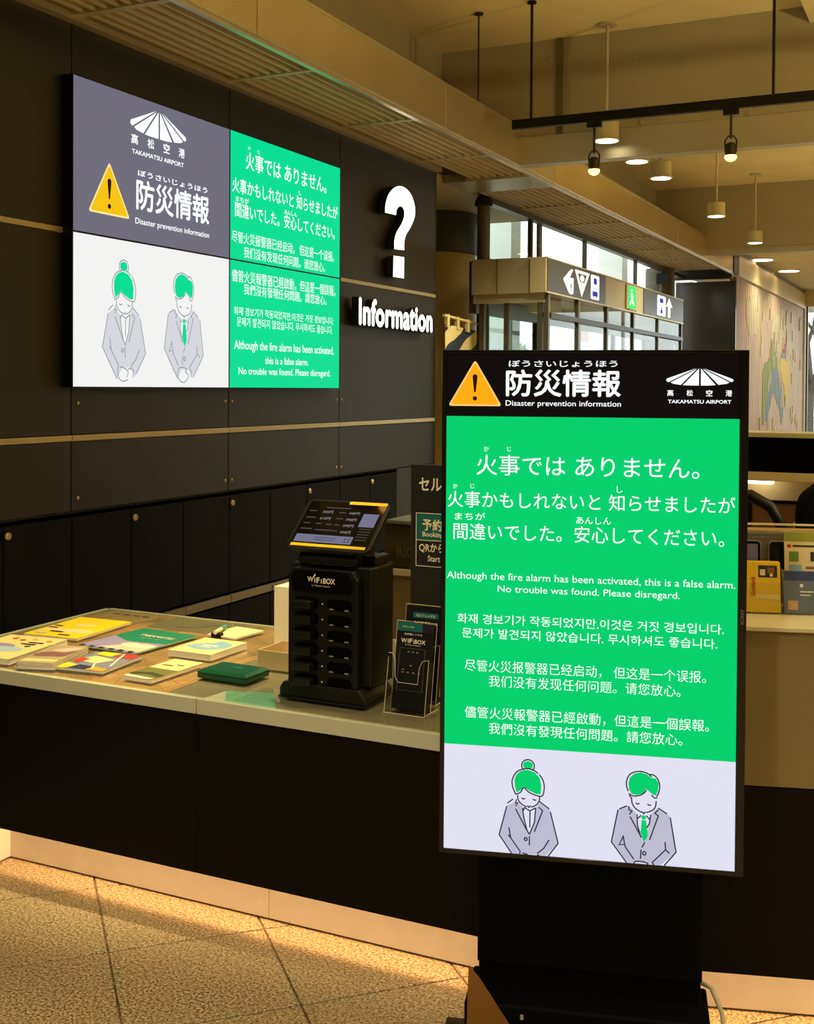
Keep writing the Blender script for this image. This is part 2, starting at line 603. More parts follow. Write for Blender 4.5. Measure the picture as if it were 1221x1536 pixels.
# other walls of the hall
t = thing('wall_back', 'plain beige wall behind the photographer', None, (0, -6, 0), kind='structure')
wbox('wall_face', (-3.67, 6.0), (-6.15, -6.0), (0, ZC + 0.2), M_beam, t)
t = thing('wall_right', 'plain beige wall on the right side of the hall', None, (6, 0, 0), kind='structure')
wbox('wall_face', (6.0, 6.15), (-6.0, 26.0), (0, ZC + 0.2), M_beam, t)

# ceiling slab and beams
ceil = thing('ceiling', 'pale painted concrete hall ceiling', None, (0, 5, ZC), kind='structure')
wbox('slab', (-3.67, 6.15), (-6.15, 14.45), (ZC, ZC + 0.2), M_conc, ceil)
wbox('cross_beam', (XW, 6.0), (7.9, 8.0), (3.45, ZC), M_beam, ceil, bevel=0.004)
wbox('beam_band', (XF - 0.0, 6.0), (7.895, 8.005), (ZS + 0.005, 3.45), M_bsilver, ceil, bevel=0.004)
wbox('cross_beam', (XW, 6.0), (14.4, 14.5), (3.36, ZC + 0.1), M_beam, ceil, bevel=0.004)
wbox('beam_band', (XF, 6.0), (14.39, 14.51), (3.285, 3.36), M_bsilver, ceil, bevel=0.004)
wbox('cross_beam', (XW, 6.0), (1.40, 1.92), (3.36, ZC), M_beam, ceil, bevel=0.004)
wbox('long_beam', (-0.965, -0.5), (1.92, 7.9), (4.01, ZC), M_conc, ceil, bevel=0.004)
wbox('beam_seam', (-2.66, -2.615), (7.884, 7.9), (3.45, ZC), mat('seam_olive', (96, 86, 58), 0.6), ceil)
for bx_, bz_ in ((-2.72, 3.98), (-2.10, 3.93), (-1.36, 3.92), (-1.33, 3.47), (-2.05, 3.48)):
    mb = MB(); mb.lathe([(0.018, 0), (0.018, 0.006), (0.011, 0.009)], n=12)
    o = mb.build('bolt_cap', M_beam, ceil); o.location = (bx_, 7.9 - 5, bz_ - ZC); o.rotation_euler = (R(90), 0, 0)
wbox('rear_slab', (-3.67, 6.15), (14.5, 26.2), (3.62, 3.8), M_conc, ceil)
wbox('upper_wall', (-3.70, XW), (7.80, 16.3), (ZS + 0.11, ZC), M_beam, ceil)
wbox('upper_wall', (-3.80, -2.97), (16.3, 26.0), (ZS + 0.06, 3.8), M_beam, ceil)

# soffit with ribbed panels, cross strips and metal fascia
sof = thing('soffit', 'ribbed metal soffit with satin metal fascia along the wall', None, (XW, 5, ZS), kind='structure')
ys = [-6.0, -1.94, -0.76, 0.41, 1.58, 2.76, 3.93, 5.10, 6.28, 7.45, 8.25]
ys2 = [8.75, 9.78, 10.95, 12.12, 13.29, 14.46, 15.63]
def ribbed(y0, y1, x0, x1):
    mb = MB(world=True)
    n = max(4, int(round((x1 - x0) / 0.062)))
    w = (x1 - x0) / n
    vs, fs = [], []
    prof = []
    for k in range(n):
        xa = x0 + k * w
        prof += [(xa, ZS + 0.045), (xa + w * 0.42, ZS + 0.045), (xa + w * 0.62, ZS + 0.006), (xa + w * 0.86, ZS + 0.006)]
    prof.append((x1, ZS + 0.045))
    for x, z in prof:
        vs += [(x, y0, z), (x, y1, z)]
    for k in range(len(prof) - 1):
        fs.append((2 * k, 2 * k + 1, 2 * k + 3, 2 * k + 2))
    mb.add(vs, fs)
    return mb.build('ribbed_panel', M_rib, sof)
for a, b in zip(ys[:-1], ys[1:]):
    ribbed(a + 0.02, b - 0.02, XW + 0.06, XF - 0.03)
    wbox('cross_strip', (XW + 0.05, XF - 0.02), (b - 0.02, b + 0.02), (ZS + 0.002, ZS + 0.05), M_rib, sof)
for a, b in zip(ys2[:-1], ys2[1:]):
    ribbed(a + 0.02, b - 0.02, -3.68, XF - 0.03)
    wbox('cross_strip', (-3.69, XF - 0.02), (b - 0.02, b + 0.02), (ZS + 0.002, ZS + 0.05), M_rib, sof)
wbox('cross_plate', (-3.69, XF - 0.02), (8.25, 8.75), (ZS - 0.01, ZS + 0.06), M_bsilver, sof, bevel=0.004)
wbox('wall_strip', (XW, XW + 0.05), (-6, 7.80), (ZS - 0.012, ZS + 0.05), M_rail, sof)
wbox('lip', (XF - 0.03, XF + 0.004), (-6, 16.35), (ZS - 0.012, ZS + 0.03), M_silver, sof, bevel=0.003)
wbox('soffit_deck', (-3.70, XF - 0.01), (-6, 16.3), (ZS + 0.06, ZS + 0.10), M_gap, sof)
wbox('alcove_soffit', (-5.42, -3.70), (7.68, 10.5), (ZS + 0.001, ZS + 0.10), M_rib, sof)
fj = [-6.0, -3.98, -1.86, 0.24, 2.36, 4.48, 6.58, 8.70, 10.8, 12.9, 14.6, 16.2]
for a, b in zip(fj[:-1], fj[1:]):
    wbox('fascia_panel', (XF, XF + 0.02), (a + 0.003, b - 0.003), (ZS + 0.004, 3.51), M_silver2 if a > 8 else M_silver, sof, bevel=0.003)
wbox('fascia_joint', (XF - 0.02, XF + 0.03), (16.22, 16.62), (ZS + 0.004, 3.53), M_dkmetal, sof, bevel=0.004)
wbox('fascia_cap', (XF - 0.1, XF + 0.02), (-6.0, 16.2), (3.51, 3.53), M_silver, sof, bevel=0.002)
for a, b in ((16.64, 20.2), (20.21, 23.8)):
    wbox('fascia_panel', (XF, XF + 0.02), (a, b), (ZS + 0.004, 3.53), mat('gold_brushed_fascia', (224, 196, 138), 0.45, 0.5, vary=0.12, scale=1.2), sof, bevel=0.003)
wbox('end_panel', (-3.80, XF - 0.0), (16.2, 16.3), (3.17, 3.30), M_dkmetal, sof, bevel=0.004)
# two ends of cable with hangers above the fascia
for hx, hy in ((-3.25, 5.35), (-2.95, 7.15)):
    mb = MB(world=True); mb.tube([(hx, hy, 3.5), (hx, hy, ZC)], 0.006, 8)
    mb.lathe([(0.03, 0), (0.03, -0.012)], (hx, hy, ZC), 12)
    mb.build('hanger_rod', M_dkmetal, sof)

# ------------------------------------------------------------------ alcove, columns, windows, door lobby
M_colm = mat('glossy_beige_column', (196, 172, 112), 0.22, vary=0.04, scale=2, coat=0.3)
M_pillar = mat('olive_painted_steel', (88, 80, 60), 0.4, 0.2)
M_darkwall = mat('dark_polished_wall', (58, 55, 46), 0.16, vary=0.05, scale=3)
M_panelb = mat('beige_lintel_panel', (170, 160, 128), 0.4, 0.2)
M_frame = mat('window_frame_metal', (92, 84, 66), 0.35, 0.6)

t = thing('wall_alcove', 'side wall of the recess beyond the black wall', None, (-5.3, 9, 0), kind='structure')
wbox('wall_face', (-5.42, -5.3), (7.68, 10.5), (0, 3.30), M_beam, t)
wbox('wall_return', (-5.42, XW - 0.12), (7.68, 7.80), (0, 3.30), M_beam, t)
wbox('wall_sill', (-5.3, -3.65), (10.4, 10.5), (0, 0.25), M_beam, t)

col = thing('wall_column', 'thick round beige column in the recess beside the black wall', None, (-4.5, 9.85, 0), kind='structure')
mb = MB(); mb.lathe([(0.41, 0), (0.41, 2.86), (0.405, 2.87)], n=48); mb.build('column_shaft', M_colm, col)
mb = MB(); mb.lathe([(0.415, 2.87), (0.415, 3.24)], n=48); mb.build('column_top_shadow', M_dkmetal, col)  # dark ring paints the shadow at the top of the column
col = thing('wall_pillar', 'slim dark steel pillar beside the clerestory window', None, (-3.665, 9.02, 0), kind='structure')
mb = MB(); mb.lathe([(0.055, 0), (0.055, 3.16)], n=24); mb.build('pillar_shaft', M_pillar, col)
mb = MB(); mb.lathe([(0.075, 3.16), (0.075, 3.2), (0.055, 3.24)], n=24); mb.build('pillar_collar', M_dkmetal, col)
col = thing('wall_post', 'round dark column at the far end of the door lobby', None, (-3.72, 15.35, 0), kind='structure')
mb = MB(); mb.lathe([(0.19, 0), (0.19, 3.24)], n=32); mb.build('column_shaft', M_pillar, col)
mb = MB(); mb.box(0.02, 0.14, -0.28, -0.17, 3.02, 3.16); mb.build('speaker_box', M_blackm, col)

win = thing('window_1', 'clerestory window strip above the door lobby', None, (-3.65, 12.5, 2.70), kind='structure')
wbox('top_frame', (-3.68, -3.61), (9.0, 16.2), (3.19, 3.24), M_frame, win)
wbox('bottom_frame', (-3.68, -3.61), (9.0, 16.2), (2.68, 2.73), M_frame, win)
mull = [9.0, 10.12, 11.78, 13.82, 15.10, 16.2]
for y in mull[1:-1]:
    wbox('mullion', (-3.67, -3.63), (y - 0.02, y + 0.02), (2.73, 3.19), M_frame, win)
for a, b in zip(mull[:-1], mull[1:]):
    wbox('pane', (-3.652, -3.646), (a + 0.03, b - 0.03), (2.73, 3.19), M_glass, win)
win = thing('window_2', 'tall narrow window between round column and slim pillar', None, (-4.3, 10.45, 0.25), kind='structure')
wbox('pane', (-5.3, -3.68), (10.44, 10.446), (0.25, 3.24), M_glass, win)
wbox('mullion', (-3.69, -3.66), (10.40, 10.48), (0.25, 3.24), M_frame, win)

lob = thing('door_1', 'glass automatic door lobby under the hanging sign', None, (-3.3, 11, 0), kind='structure')
wbox('lintel_box', (-3.62, -3.13), (8.66, 13.42), (2.40, 2.68), M_panelb, lob, bevel=0.004)
wbox('lintel_seam', (-3.40, -3.396), (8.655, 8.662), (2.40, 2.68), M_dkmetal, lob)
wbox('transom', (-3.62, -3.02), (8.70, 8.76), (2.33, 2.40), M_panelb, lob)
wbox('transom', (-3.04, -2.98), (8.76, 13.42), (2.21, 2.25), M_dkmetal, lob)
for a, b in zip((8.74, 9.52, 10.38, 11.30, 12.30), (9.52, 10.38, 11.30, 12.30, 13.40)):
    wbox('transom_pane', (-3.012, -3.006), (a + 0.025, b - 0.025), (2.25, 2.40), M_glass, lob)
wbox('outer_transom', (-3.68, -3.62), (8.76, 16.2), (2.26, 2.68), M_frame, lob)
for y in (8.74, 9.52, 10.38, 11.30, 12.30, 13.40):
    wbox('door_stile', (-3.03, -2.99), (y - 0.022, y + 0.022), (0, 2.40), M_frame, lob)
for a, b in zip((8.74, 9.52, 10.38, 11.30, 12.30), (9.52, 10.38, 11.30, 12.30, 13.40)):
    wbox('door_pane', (-3.012, -3.006), (a + 0.025, b - 0.025), (0.02, 2.20), M_glass, lob)
for x in (-3.55, -3.34, -3.06):
    wbox('side_stile', (x - 0.02, x + 0.02), (8.71, 8.75), (0, 2.33), M_frame, lob)
for a, b in ((-3.53, -3.36), (-3.32, -3.08)):
    wbox('side_pane', (a, b), (8.727, 8.733), (0.02, 2.33), M_glass, lob)
for y in (9.05, 10.3, 11.6, 12.9, 14.3, 16.1):
    wbox('outer_stile', (-3.68, -3.63), (y - 0.03, y + 0.03), (0, 2.26), M_frame, lob)
for a, b in zip((9.05, 10.3, 11.6, 12.9, 14.3), (10.3, 11.6, 12.9, 14.3, 16.1)):
    wbox('outer_pane', (-3.657, -3.651), (a + 0.03, b - 0.03), (0.02, 2.26), M_glass, lob)
wbox('door_operator', (-3.30, -3.14), (9.1, 9.5), (2.28, 2.40), M_white, lob, bevel=0.01)

t = thing('wall_far', 'dark polished wall facing the hall beside the mural', None, (-4.1, 17, 0), kind='structure')
wbox('wall_face', (-3.80, -2.965), (16.62, 16.66), (0, 3.17), M_darkwall, t, bevel=0.004)
wbox('wall_seam', (-3.80, -2.99), (16.616, 16.622), (1.92, 1.928), M_gap, t)
t = thing('wall_end', 'end wall of the hall around the far windows', None, (0, 24, 0), kind='structure')
wbox('wall_lower', (-3.2, 6.0), (24.0, 24.2), (0, 0.55), M_cream, t)
wbox('wall_upper', (-3.2, 6.0), (24.0, 24.2), (3.3, 3.8), M_conc, t)
wbox('wall_side', (-5.3, -2.93), (23.86, 24.2), (0, 3.6), M_cream, t)
win = thing('window_3', 'bright far windows with winter trees outside', None, (0, 24.1, 0.55), kind='structure')
wx = [-2.93, -1.2, 0.6, 2.4, 4.2, 6.0]
for x in wx:
    wbox('mullion', (x - 0.03, x + 0.03), (24.05, 24.13), (0.55, 3.3), M_frame, win)
for a, b in zip(wx[:-1], wx[1:]):
    wbox('pane', (a + 0.03, b - 0.03), (24.088, 24.094), (0.55, 3.3), M_glass, win)

# wood slat wall with a coloured relief map
M_slat = mat('pale_wood_slat', (216, 184, 146), 0.55, vary=0.12, scale=3, stretch=(1, 1, 0.4))
M_slat2 = mat('bleached_wood_slat', (226, 208, 168), 0.55)
M_moss = mat('moss_green_slat', (146, 160, 30), 0.55)
M_slate = mat('blue_grey_slat', (128, 144, 150), 0.55)
M_sun = mat('yellow_slat', (240, 206, 40), 0.55)
M_red = mat('red_slat', (190, 64, 48), 0.55)
mur = thing('slat_mural', 'pale wood slat mural with coloured relief map on the far side wall', 'mural', (-2.96, 20.4, 0))
wbox('backing', (-3.06, -2.978), (16.68, 23.82), (0, 3.24), mat('dark_wood_backing', (150, 108, 78), 0.6), mur)
mb = MB(world=True)
y = 16.69
while y < 23.8:
    mb.box(-2.978, -2.965, y, y + 0.058, 0.0, 3.23)
    y += 0.082
mb.build('slats', M_slat, mur, kind='stuff')
def inside(p, poly):
    c = False
    for i in range(len(poly)):
        (x1, y1), (x2, y2) = poly[i], poly[i - 1]
        if (y1 > p[1]) != (y2 > p[1]) and p[0] < (x2 - x1) * (p[1] - y1) / (y2 - y1) + x1:
            c = not c
    return c
# regions in (y, z) of the mural, each a patch of short raised slats
M_brown = mat('reddish_wood_slat', (196, 142, 96), 0.55, vary=0.1, scale=3)
regions = [('bleached_patch', M_slat2, [(17.45, 2.97), (18.49, 3.09), (18.65, 2.88), (18.36, 2.48), (17.72, 2.43), (17.44, 2.69)], 0.006),
           ('bleached_patch', M_slat2, [(18.95, 3.01), (19.5, 3.2), (19.66, 2.97), (19.35, 2.72), (18.88, 2.71)], 0.006),
           ('bleached_patch', M_slat2, [(19.84, 2.77), (21.1, 3.03), (22.55, 3.05), (23.12, 2.58), (22.64, 2.0), (22.11, 2.27), (21.65, 2.31), (21.6, 2.5), (21.1, 2.5), (21.0, 2.28), (20.29, 2.28), (20.15, 2.45), (19.76, 2.45)], 0.004),
           ('moss_patch', M_moss, [(19.96, 2.5), (20.12, 2.28), (20.5, 2.23), (20.56, 2.0), (20.0, 1.96), (19.81, 1.77), (19.53, 1.56), (19.26, 1.35), (19.18, 1.06), (18.96, 1.07), (18.99, 1.65), (18.94, 1.89), (19.3, 2.07), (19.72, 2.14), (19.79, 2.39)], 0.008),
           ('lake_patch', M_slate, [(20.0, 2.01), (20.56, 2.0), (20.98, 1.78), (21.18, 1.48), (21.3, 1.18), (21.04, 1.02), (20.75, 1.32), (20.35, 1.49), (20.09, 1.59), (19.84, 1.4), (19.56, 1.16), (19.28, 1.09), (19.26, 1.35), (19.57, 1.56), (19.83, 1.77)], 0.006),
           ('sun_patch', M_sun, [(20.84, 2.15), (21.28, 2.2), (21.93, 2.09), (22.03, 1.82), (21.76, 1.31), (21.47, 1.31), (21.33, 1.65), (20.97, 1.88), (20.78, 2.01)], 0.008),
           ('red_patch', M_red, [(21.12, 2.48), (21.5, 2.5), (21.55, 2.3), (21.12, 2.28)], 0.008),
           ('lake_patch', M_slate, [(20.94, 2.26), (21.6, 2.28), (21.6, 2.19), (20.95, 2.17)], 0.006),
           ('reddish_patch', M_brown, [(17.1, 3.2), (23.78, 3.22), (23.78, 2.9), (22.6, 3.06), (21.1, 3.06), (20.2, 2.9), (19.7, 3.0), (19.5, 3.22), (18.9, 3.05), (18.7, 3.12), (17.3, 3.02)], 0.003)]
for nm, mm, poly, dp in regions:
    mb = MB(world=True)
    y = 16.69
    while y < 23.8:
        zz = 0.1
        run = None
        while zz < 3.2:
            if inside((y + 0.027, zz), poly):
                run = run or zz
            elif run:
                mb.box(-2.965, -2.965 + dp, y + 0.002, y + 0.053, run, zz + random.uniform(-0.04, 0.04)); run = None
            zz += 0.05
        y += 0.082
    if mb.f:
        mb.build(nm, mm, mur, kind='stuff')
mb_me = None
for k in range(46):
    yy = 17.02 + 0.082 * random.randint(16, 78)
    zz = random.uniform(0.5, 2.9)
    if mb_me is None:
        o = MB().box(0, 0.018, 0, 0.055, 0, 0.20).build('raised_slat', M_slat2, mur); mb_me = o.data
    else:
        o = link('raised_slat', mb_me, None, mur)
    o.location = (-0.005, yy - 20.4, zz)

# ------------------------------------------------------------------ outside
M_out = mat('outdoor_paving', (170, 168, 160), 0.8, vary=0.1, scale=2)
t = thing('ground_outside', 'grey paving outside the doors', None, (-20, 20, -0.05), kind='structure')
wbox('paving', (-60, -6.5), (-10, 80), (-0.25, -0.05), M_out, t)
wbox('paving', (-6.5, 40), (26.0, 80), (-0.25, -0.05), M_out, t)
M_can = mat('white_canopy', (235, 235, 232), 0.6)
cp = thing('entrance_canopy', 'white flat canopy outside the clerestory window', 'canopy', (-6.2, 14, 0))
for x in (-4.9, -4.4, -3.9):
    wbox('canopy_rail', (x, x + 0.12), (8.0, 23.0), (4.12, 4.3), M_can, cp)
for y in (12.0, 16.5, 21.0):
    wbox('canopy_beam', (-4.9, -3.75), (y, y + 0.25), (3.90, 4.12), M_can, cp)
    wbox('canopy_column', (-4.9, -4.55), (y, y + 0.3), (-0.05, 3.90), M_can, cp)
M_leaf = mat('green_foliage', (112, 138, 78), 0.6, vary=0.3, scale=3)
M_bark = mat('grey_bark', (92, 84, 74), 0.85, vary=0.2, scale=12)
def leafy_tree(name, label, loc, h, r, n=900):
    t = thing(name, label, 'tree', loc, 0, 'trees outside the hall')
    mb = MB(); mb.tube([(0, 0, 0), (0.05, 0, h * 0.3), (0, 0.1, h * 0.6)], [0.16, 0.12, 0.06], 8); mb.build('trunk', M_bark, t)
    mb = MB()
    for k in range(n):
        d = Vector((random.gauss(0, 1), random.gauss(0, 1), random.gauss(0, 1))).normalized() * r * random.uniform(0.45, 1.0) ** 0.5
        c = Vector((d.x, d.y, h * 0.62 + d.z * h * 0.38 / r))
        a = Vector((random.gauss(0, 1), random.gauss(0, 1), random.gauss(0, 1))).normalized() * 0.16
        b = a.orthogonal().normalized() * 0.09
        mb.add([c - a, c + b, c + a, c - b], [(0, 1, 2, 3)])
    mb.build('foliage', M_leaf, t, kind='stuff')
leafy_tree('leafy_tree', 'round green tree seen at the left end of the clerestory window', (-11.0, 21.5, -0.05), 7.5, 2.6)
leafy_tree('leafy_shrub', 'green shrub seen through the side glass of the door lobby', (-8.4, 19.0, -0.05), 2.4, 1.0, 600)
leafy_tree('leafy_shrub', 'green shrub seen through the first glass door of the lobby', (-8.6, 23.2, -0.05), 2.6, 1.2, 600)
def bare_tree(label, loc, h):
    t = thing('bare_tree', label, 'tree', loc, 0, 'trees outside the hall')
    mb = MB()
    def br(p, d, l, r, k):
        q = p + d * l
        mb.tube([p, p + d * l * 0.5 + Vector((random.uniform(-.05, .05), 0, 0)), q], [r, r * .85, r * .65], 6)
        if k:
            for _ in range(3):
                nd = (d + Vector((random.uniform(-.8, .8), random.uniform(-.8, .8), random.uniform(-.1, .5)))).normalized()
                br(q, nd, l * 0.72, r * 0.62, k - 1)
    br(Vector((0, 0, 0)), Vector((0, 0, 1)), h * 0.3, 0.14, 4)
    mb.build('branches', M_bark, t)
bare_tree('leafless winter tree outside the far windows', (-3.42, 29.0, -0.05), 5.5)
M_bus = mat('white_coach_paint', (240, 240, 238), 0.3)
M_busglass = mat('coach_window', (90, 100, 106), 0.1)
M_busred = mat('coach_red', (196, 40, 36), 0.4)
bus = thing('parked_coach', 'white coach with a red stripe seen through the glass doors', 'coach', (-14.5, 36, 0))
wbox('coach_body', (-16, -13.2), (28.5, 43), (0.35, 3.1), M_bus, bus, bevel=0.15)
wbox('window_band', (-13.21, -13.16), (29.2, 42.5), (1.75, 2.5), M_busglass, bus)
wbox('red_stripe', (-13.21, -13.16), (28.8, 42.8), (1.15, 1.35), M_busred, bus)
for y in (31, 40):
    mb = MB(); mb.lathe([(0.5, -0.15), (0.5, 0.15)], n=20)
    o = mb.build('wheel', M_blackm, bus); o.location = (1.25, y - 36, 0.45); o.rotation_euler = (0, R(90), 0)
ban = thing('red_banner', 'red banner on a thin pole outside the glass doors', 'banner', (-5.2, 16.6, -0.05))
wbox('banner_cloth', (-5.21, -5.19), (16.62, 17.0), (2.35, 2.90), M_busred, ban)
mb = MB(world=True); mb.tube([(-5.2, 16.6, -0.05), (-5.2, 16.6, 2.95)], 0.02, 8); mb.build('banner_pole', M_dkmetal, ban)
mb = MB(world=True); mb.lathe([(0.25, 0.0), (0.25, 0.03), (0.05, 0.06)], (-5.2, 16.6, -0.05), 20); mb.build('banner_base', M_dkmetal, ban)

# ------------------------------------------------------------------ striped cloth on its pole
M_navy = mat('navy_cloth', (18, 27, 46), 0.85)
M_sand = mat('sand_cloth', (206, 184, 118), 0.85)
def stripe_mat():
    m = bpy.data.materials.new('diagonal_stripe_cloth')
    m.use_nodes = True
    nt = m.node_tree
    b = nt.nodes['Principled BSDF']; b.inputs['Roughness'].default_value = 0.85
    tc = nt.nodes.new('ShaderNodeTexCoord')
    sp = nt.nodes.new('ShaderNodeSeparateXYZ')
    nt.links.new(tc.outputs['Object'], sp.inputs['Vector'])
    nz = nt.nodes.new('ShaderNodeTexNoise'); nz.inputs['Scale'].default_value = 2.2
    nt.links.new(tc.outputs['Object'], nz.inputs['Vector'])
    def mth(op, a, bb):
        n = nt.nodes.new('ShaderNodeMath'); n.operation = op
        for i, v in enumerate((a, bb)):
            if isinstance(v, (int, float)): n.inputs[i].default_value = v
            else: nt.links.new(v, n.inputs[i])
        return n.outputs[0]
    k = mth('SUBTRACT', sp.outputs['Z'], mth('MULTIPLY', sp.outputs['X'], 0.30))
    k = mth('ADD', k, mth('MULTIPLY', nz.outputs['Fac'], 0.06))
    k = mth('FRACT', mth('MULTIPLY', k, 4.2), 0)
    k = mth('GREATER_THAN', k, 0.5)
    mx = nt.nodes.new('ShaderNodeMixRGB')
    mx.inputs['Color1'].default_value = lin((18, 27, 46)); mx.inputs['Color2'].default_value = lin((206, 184, 118))
    nt.links.new(k, mx.inputs['Fac'])
    nt.links.new(mx.outputs['Color'], b.inputs['Base Color'])
    return m
FA = math.atan2(1.25, -0.23)
flag = thing('striped_curtain', 'navy and sand diagonal striped cloth hanging from a thin pole by the column', 'curtain', (-3.50, 7.88, 0.9), FA)
mb = MB()
n, m_ = 24, 10
vs = []
for i in range(n + 1):
    for j in range(m_ + 1):
        u = 1.30 * i / n
        vs.append((u, 0.018 * math.sin(u * 11) * (1 - j / m_ * 0.6), 1.225 * j / m_))
mb.add(vs, [(i * (m_ + 1) + j, (i + 1) * (m_ + 1) + j, (i + 1) * (m_ + 1) + j + 1, i * (m_ + 1) + j + 1) for i in range(n) for j in range(m_)])
mb.build('cloth', stripe_mat(), flag)
for u in (0.02, 0.35, 0.72, 1.24):
    lbox('hanging_loop', (u, u + 0.07), (-0.014, 0.014), (1.20, 1.30), M_sand, flag, 0.003)
mb = MB(); mb.tube([(-0.05, 0, 1.285), (1.34, 0, 1.285)], 0.012, 10); mb.build('pole', M_sand, flag)

# ------------------------------------------------------------------ screen artwork shared by the displays
LINES = {'jp1': '火事では ありません。', 'jp2': '火事かもしれないと 知らせましたが', 'jp3': '間違いでした。安心してください。',
         'k1': '화재 경보기가 작동되었지만,이것은 거짓 경보입니다.', 'k2': '문제가 발견되지 않았습니다. 무시하셔도 좋습니다.',
         's1': '尽管火災报警器已经启动， 但这是一个误报。', 's2': '我们没有发现任何问题。请您放心。',
         't1': '儘管火災報警器已經啟動，但這是一個誤報。', 't2': '我們沒有發現任何問題。請您放心。'}

def logo(par, x0, x1, z0, z1, layer, m):
    """six-bladed fan; the box is the ink of the fan"""
    B = [[(1003, 109), (890, 148), (888, 156), (897, 161)], [(1006, 111), (905, 162), (915, 167), (945, 171)],
         [(1014, 110), (952, 172), (985, 173), (1014, 173)], [(1021, 110), (1021, 173), (1050, 173), (1078, 171)],
         [(1028, 111), (1088, 170), (1120, 166), (1130, 161)], [(1032, 109), (1138, 160), (1146, 155), (1143, 149)]]
    for b in B:
        p = [(x0 + (x - 887) / 259 * (x1 - x0), z1 - (y - 109) / 64 * (z1 - z0)) for x, y in b]
        shape('logo_blade', [p], layer, m, par)

def warning(par, ax, az, bx0, bx1, bz, layer, m, ml, md):
    w, h = bx1 - bx0, az - bz
    def tri(k, drop):
        c = (ax, bz + h * 0.36)
        base = [(ax, az), (bx0, bz), (bx1, bz)]
        pts = []
        for i in range(3):
            p, q, r = [Vector(base[(i + d) % 3]) for d in (-1, 0, 1)]
            a, b = q + (p - q).normalized() * w * 0.07, q + (r - q).normalized() * w * 0.07
            for t_ in (0, .25, .5, .75, 1):
                v = a * (1 - t_) ** 2 + q * 2 * t_ * (1 - t_) + b * t_ ** 2
                pts.append(tuple(Vector(c) + (v - Vector(c)) * k))
        return pts
    o = shape('warning_triangle', [tri(1.0, 0)], layer, ml, par)
    shape('triangle_face', [tri(0.9, 0)], layer + 0.0004, m, par)
    cz = bz + h * 0.46
    top = ell(ax, cz + h * 0.17, w * 0.045, w * 0.045, 12, 0, 180, False)
    shape('exclamation_mark', [top + [(ax - w * 0.015, cz - h * 0.16), (ax + w * 0.015, cz - h * 0.16)],
                               ell(ax, bz + h * 0.165, w * 0.04, w * 0.04, 14)], layer + 0.0008, md, par)

# bowing couple: traced in a 4.07x picture grid, later scaled to each screen
LADY = dict(
    fills=[('hair', [(168, 200), (180, 170), (205, 148), (245, 139), (290, 150), (320, 180), (332, 225), (328, 280), (300, 279), (258, 262), (224, 240), (207, 262), (182, 280), (170, 240)]),
           ('bun', ell(250, 112, 31, 25, 20))],
    coat=[(120, 362), (75, 537), (150, 645), (195, 700), (240, 640), (300, 640), (350, 690), (362, 662), (437, 562), (388, 372), (325, 330), (300, 360), (290, 450), (262, 520), (225, 430), (218, 365), (185, 330)],
    lines=[ell(250, 114, 39, 36, 18, 130, 410, False),
           smoothline([(175, 288), (157, 245), (154, 205), (172, 165), (200, 143), (245, 131), (285, 139), (312, 156)]),
           smoothline([(318, 160), (341, 193), (350, 232), (344, 278), (330, 290), (300, 287), (255, 270), (225, 246), (205, 275), (175, 290)]),
           smoothline([(188, 292), (191, 318), (206, 340), (232, 355), (247, 358)]), smoothline([(322, 290), (320, 318), (306, 340), (285, 354), (270, 358)]),
           [(249, 350), (258, 362), (268, 350)], [(211, 308), (222, 314), (236, 309)], [(280, 309), (290, 316), (303, 314)],
           [(125, 346), (160, 318)], [(121, 364), (76, 537), (195, 700)], [(135, 488), (148, 552), (208, 630)], [(148, 552), (131, 532)],
           [(322, 322), (382, 362)], [(388, 378), (437, 562), (355, 672)], [(382, 545), (350, 598), (310, 632)],
           [(182, 318), (174, 342), (190, 338), (176, 360)], [(176, 375), (240, 488), (262, 522)], [(218, 366), (226, 420), (246, 498)],
           [(262, 522), (292, 448), (299, 360)], [(318, 355), (341, 376), (292, 504)], [(264, 384), (264, 480)], [(222, 386), (231, 364), (263, 382), (298, 362)],
           ell(240, 551, 9, 9, 12) + [(249, 551)], [(262, 532), (262, 588)],
           smoothline([(205, 632), (200, 670), (215, 700), (250, 712), (285, 702)]), smoothline([(218, 636), (258, 644), (286, 662), (278, 690)]), [(285, 650), (318, 640), (335, 662), (325, 690)]],
    box=(75, 437, 78, 537))
